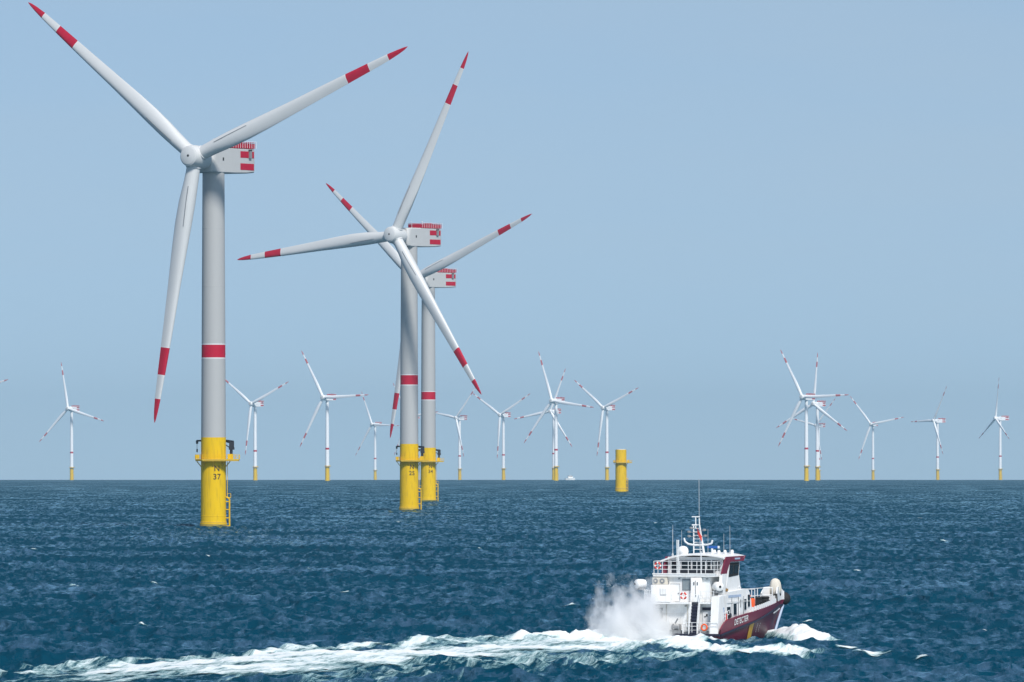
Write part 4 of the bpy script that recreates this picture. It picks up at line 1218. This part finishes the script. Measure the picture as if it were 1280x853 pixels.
b = MB(); b.box((-.35, -.38, 0), (.35, .38, 1.15), ch=.09); part('bag_body', b, t, ['orange']); b = MB(); b.tube((-.2, .15, 1.1), (.2, .15, 1.45), .07); part('strap', b, t, ['orange'])
b = MB(); b.box((11.0, -3.2, 2.2), (12.0, -2.3, 3.11), ch=.04); part('deck_box', b, ship, ['rail'])
t = thing('rope_coil', 'tan coil of rope on the side deck below the maroon visor', 'rope', on_ship(3.6, 3.05, 5.22), rad(90) - HEAD)
b = MB()
for k in range(4): b.lathe([(.26, k * .07), (.34, k * .07 + .035), (.26, k * .07 + .07)], 14, 0)
part('coil', b, t, ['tan'])

# ---- spray thrown up at the port quarter
def build_spray():
    b = MB(); seg, ring = 28, 14; rows = []
    # lumpy dome standing on the water, in ship coordinates
    for i in range(ring + 1):
        ph = math.pi * i / ring
        rows.append([(math.sin(ph) * math.cos(2 * math.pi * j / seg), math.sin(ph) * math.sin(2 * math.pi * j / seg), -math.cos(ph)) for j in range(seg + 1)])
    b.grid([[(q[0] * 3.4 - 1.6, q[1] * 6.2 + 5.2, q[2] * 4.4 + 3.2) for q in r] for r in rows])
    m = bpy.data.materials.new('spray_mist'); m.use_nodes = True
    n = m.node_tree.nodes; l = m.node_tree.links; n.clear()
    tc = n.new('ShaderNodeTexCoord')
    def mth(op, a, c):
        t_ = n.new('ShaderNodeMath'); t_.operation = op
        for i_, v_ in enumerate((a, c)):
            if isinstance(v_, (int, float)): t_.inputs[i_].default_value = v_
            else: l.new(v_, t_.inputs[i_])
        return t_.outputs[0]
    sx = n.new('ShaderNodeSeparateXYZ'); l.new(tc.outputs['Object'], sx.inputs[0])
    X, Y, Z = sx.outputs
    no = n.new('ShaderNodeTexNoise'); no.inputs['Scale'].default_value = .42; no.inputs['Detail'].default_value = 5; no.inputs['Roughness'].default_value = .62
    mp = n.new('ShaderNodeMapping'); mp.inputs['Scale'].default_value = (1, 1, .7); l.new(tc.outputs['Object'], mp.inputs['Vector']); l.new(mp.outputs['Vector'], no.inputs['Vector'])
    # distance from the plume's core, as an ellipsoid
    ex = mth('DIVIDE', mth('ADD', X, 2.0), 3.2); ey = mth('DIVIDE', mth('SUBTRACT', Y, 4.9), 5.8); ez = mth('DIVIDE', mth('SUBTRACT', Z, .3), 6.1)
    d2 = mth('ADD', mth('ADD', mth('MULTIPLY', ex, ex), mth('MULTIPLY', ey, ey)), mth('MULTIPLY', ez, ez))
    core = mth('SUBTRACT', 1.0, mth('SQRT', d2, 0))
    dens = mth('ADD', core, mth('MULTIPLY', mth('SUBTRACT', no.outputs['Fac'], .53), 3.0))
    dens = mth('MULTIPLY', mth('MAXIMUM', dens, 0.0), 2.2)
    v = n.new('ShaderNodeVolumePrincipled'); v.inputs['Color'].default_value = (.995, .998, 1.0, 1); v.inputs['Anisotropy'].default_value = .2
    l.new(dens, v.inputs['Density'])
    o = n.new('ShaderNodeOutputMaterial'); l.new(v.outputs['Volume'], o.inputs['Volume'])
    me = b.mesh('spray_mist', [m])
    ob = bpy.data.objects.new('spray_mist', me); COL.objects.link(ob)
    ob.matrix_world = SHIP_M
    ob['kind'] = 'stuff'; ob['label'] = 'white mist of spray beside the stern of the ship'
build_spray()
def build_droplets():
    b = MB(); r_ = random.Random(5)
    for _ in range(260):
        u = r_.random() ** 1.6; z = .2 + 6.6 * u
        x = -1.8 + r_.gauss(0, 1.5); y = 5.6 + r_.gauss(0, 2.9 - 1.5 * u)
        if y < .3 and x > -.3: continue
        q = r_.uniform(.016, .045) * (1.4 - .7 * u)
        b.add([(x + q, y, z), (x - q, y, z), (x, y + q, z), (x, y - q, z), (x, y, z + q * 1.3), (x, y, z - q * 1.3)],
              [(0, 2, 4), (2, 1, 4), (1, 3, 4), (3, 0, 4), (2, 0, 5), (1, 2, 5), (3, 1, 5), (0, 3, 5)])
    me = b.mesh('spray_droplets', ['rail'], fix=False)
    ob = bpy.data.objects.new('spray_droplets', me); COL.objects.link(ob); ob.matrix_world = SHIP_M
    ob['kind'] = 'stuff'; ob['label'] = 'white drops flung up around the spray at the stern'
build_droplets()

# ---- small boat at the horizon
def far_boat():
    D = 13200.0; x = (712.5 - 640) * D / FPX
    t = thing('motor_boat', 'tiny white motor boat on the horizon between distant turbines', 'boat', (x, D, -D * D / 2 / R_EARTH + .6), rad(20))
    b = MB()
    rows = []
    for s in np.linspace(0, 1, 9):
        w = 2.4 * (1 - max(0, (s - .5) / .5) ** 2) + .05; X = -8 + 16 * s
        rows.append([(X, -w, 1.9 + s), (X, -w * .7, -.5), (X, w * .7, -.5), (X, w, 1.9 + s)])
    b.grid(rows); b.grid([[r[0], r[3]] for r in rows]); b.add([rows[0][0], rows[0][1], rows[0][2], rows[0][3]], [(0, 1, 2, 3)])
    part('hull', b, t, ['white'])
    b = MB(); b.box((-3.5, -2, 2.3), (4.5, 2, 5.0), ch=.3); c = part('cabin', b, t, ['white'])
    b = MB(); b.box((-3.0, -2.05, 5.0), (3.5, 2.05, 5.9)); part('window_band', b, c, ['black'])
    b = MB(); b.box((-2.5, -1.8, 5.9), (2.8, 1.8, 6.4)); b.tube((0, 0, 6.4), (0, 0, 9), .2, 6); part('roof', b, t, ['white'])
far_boat()
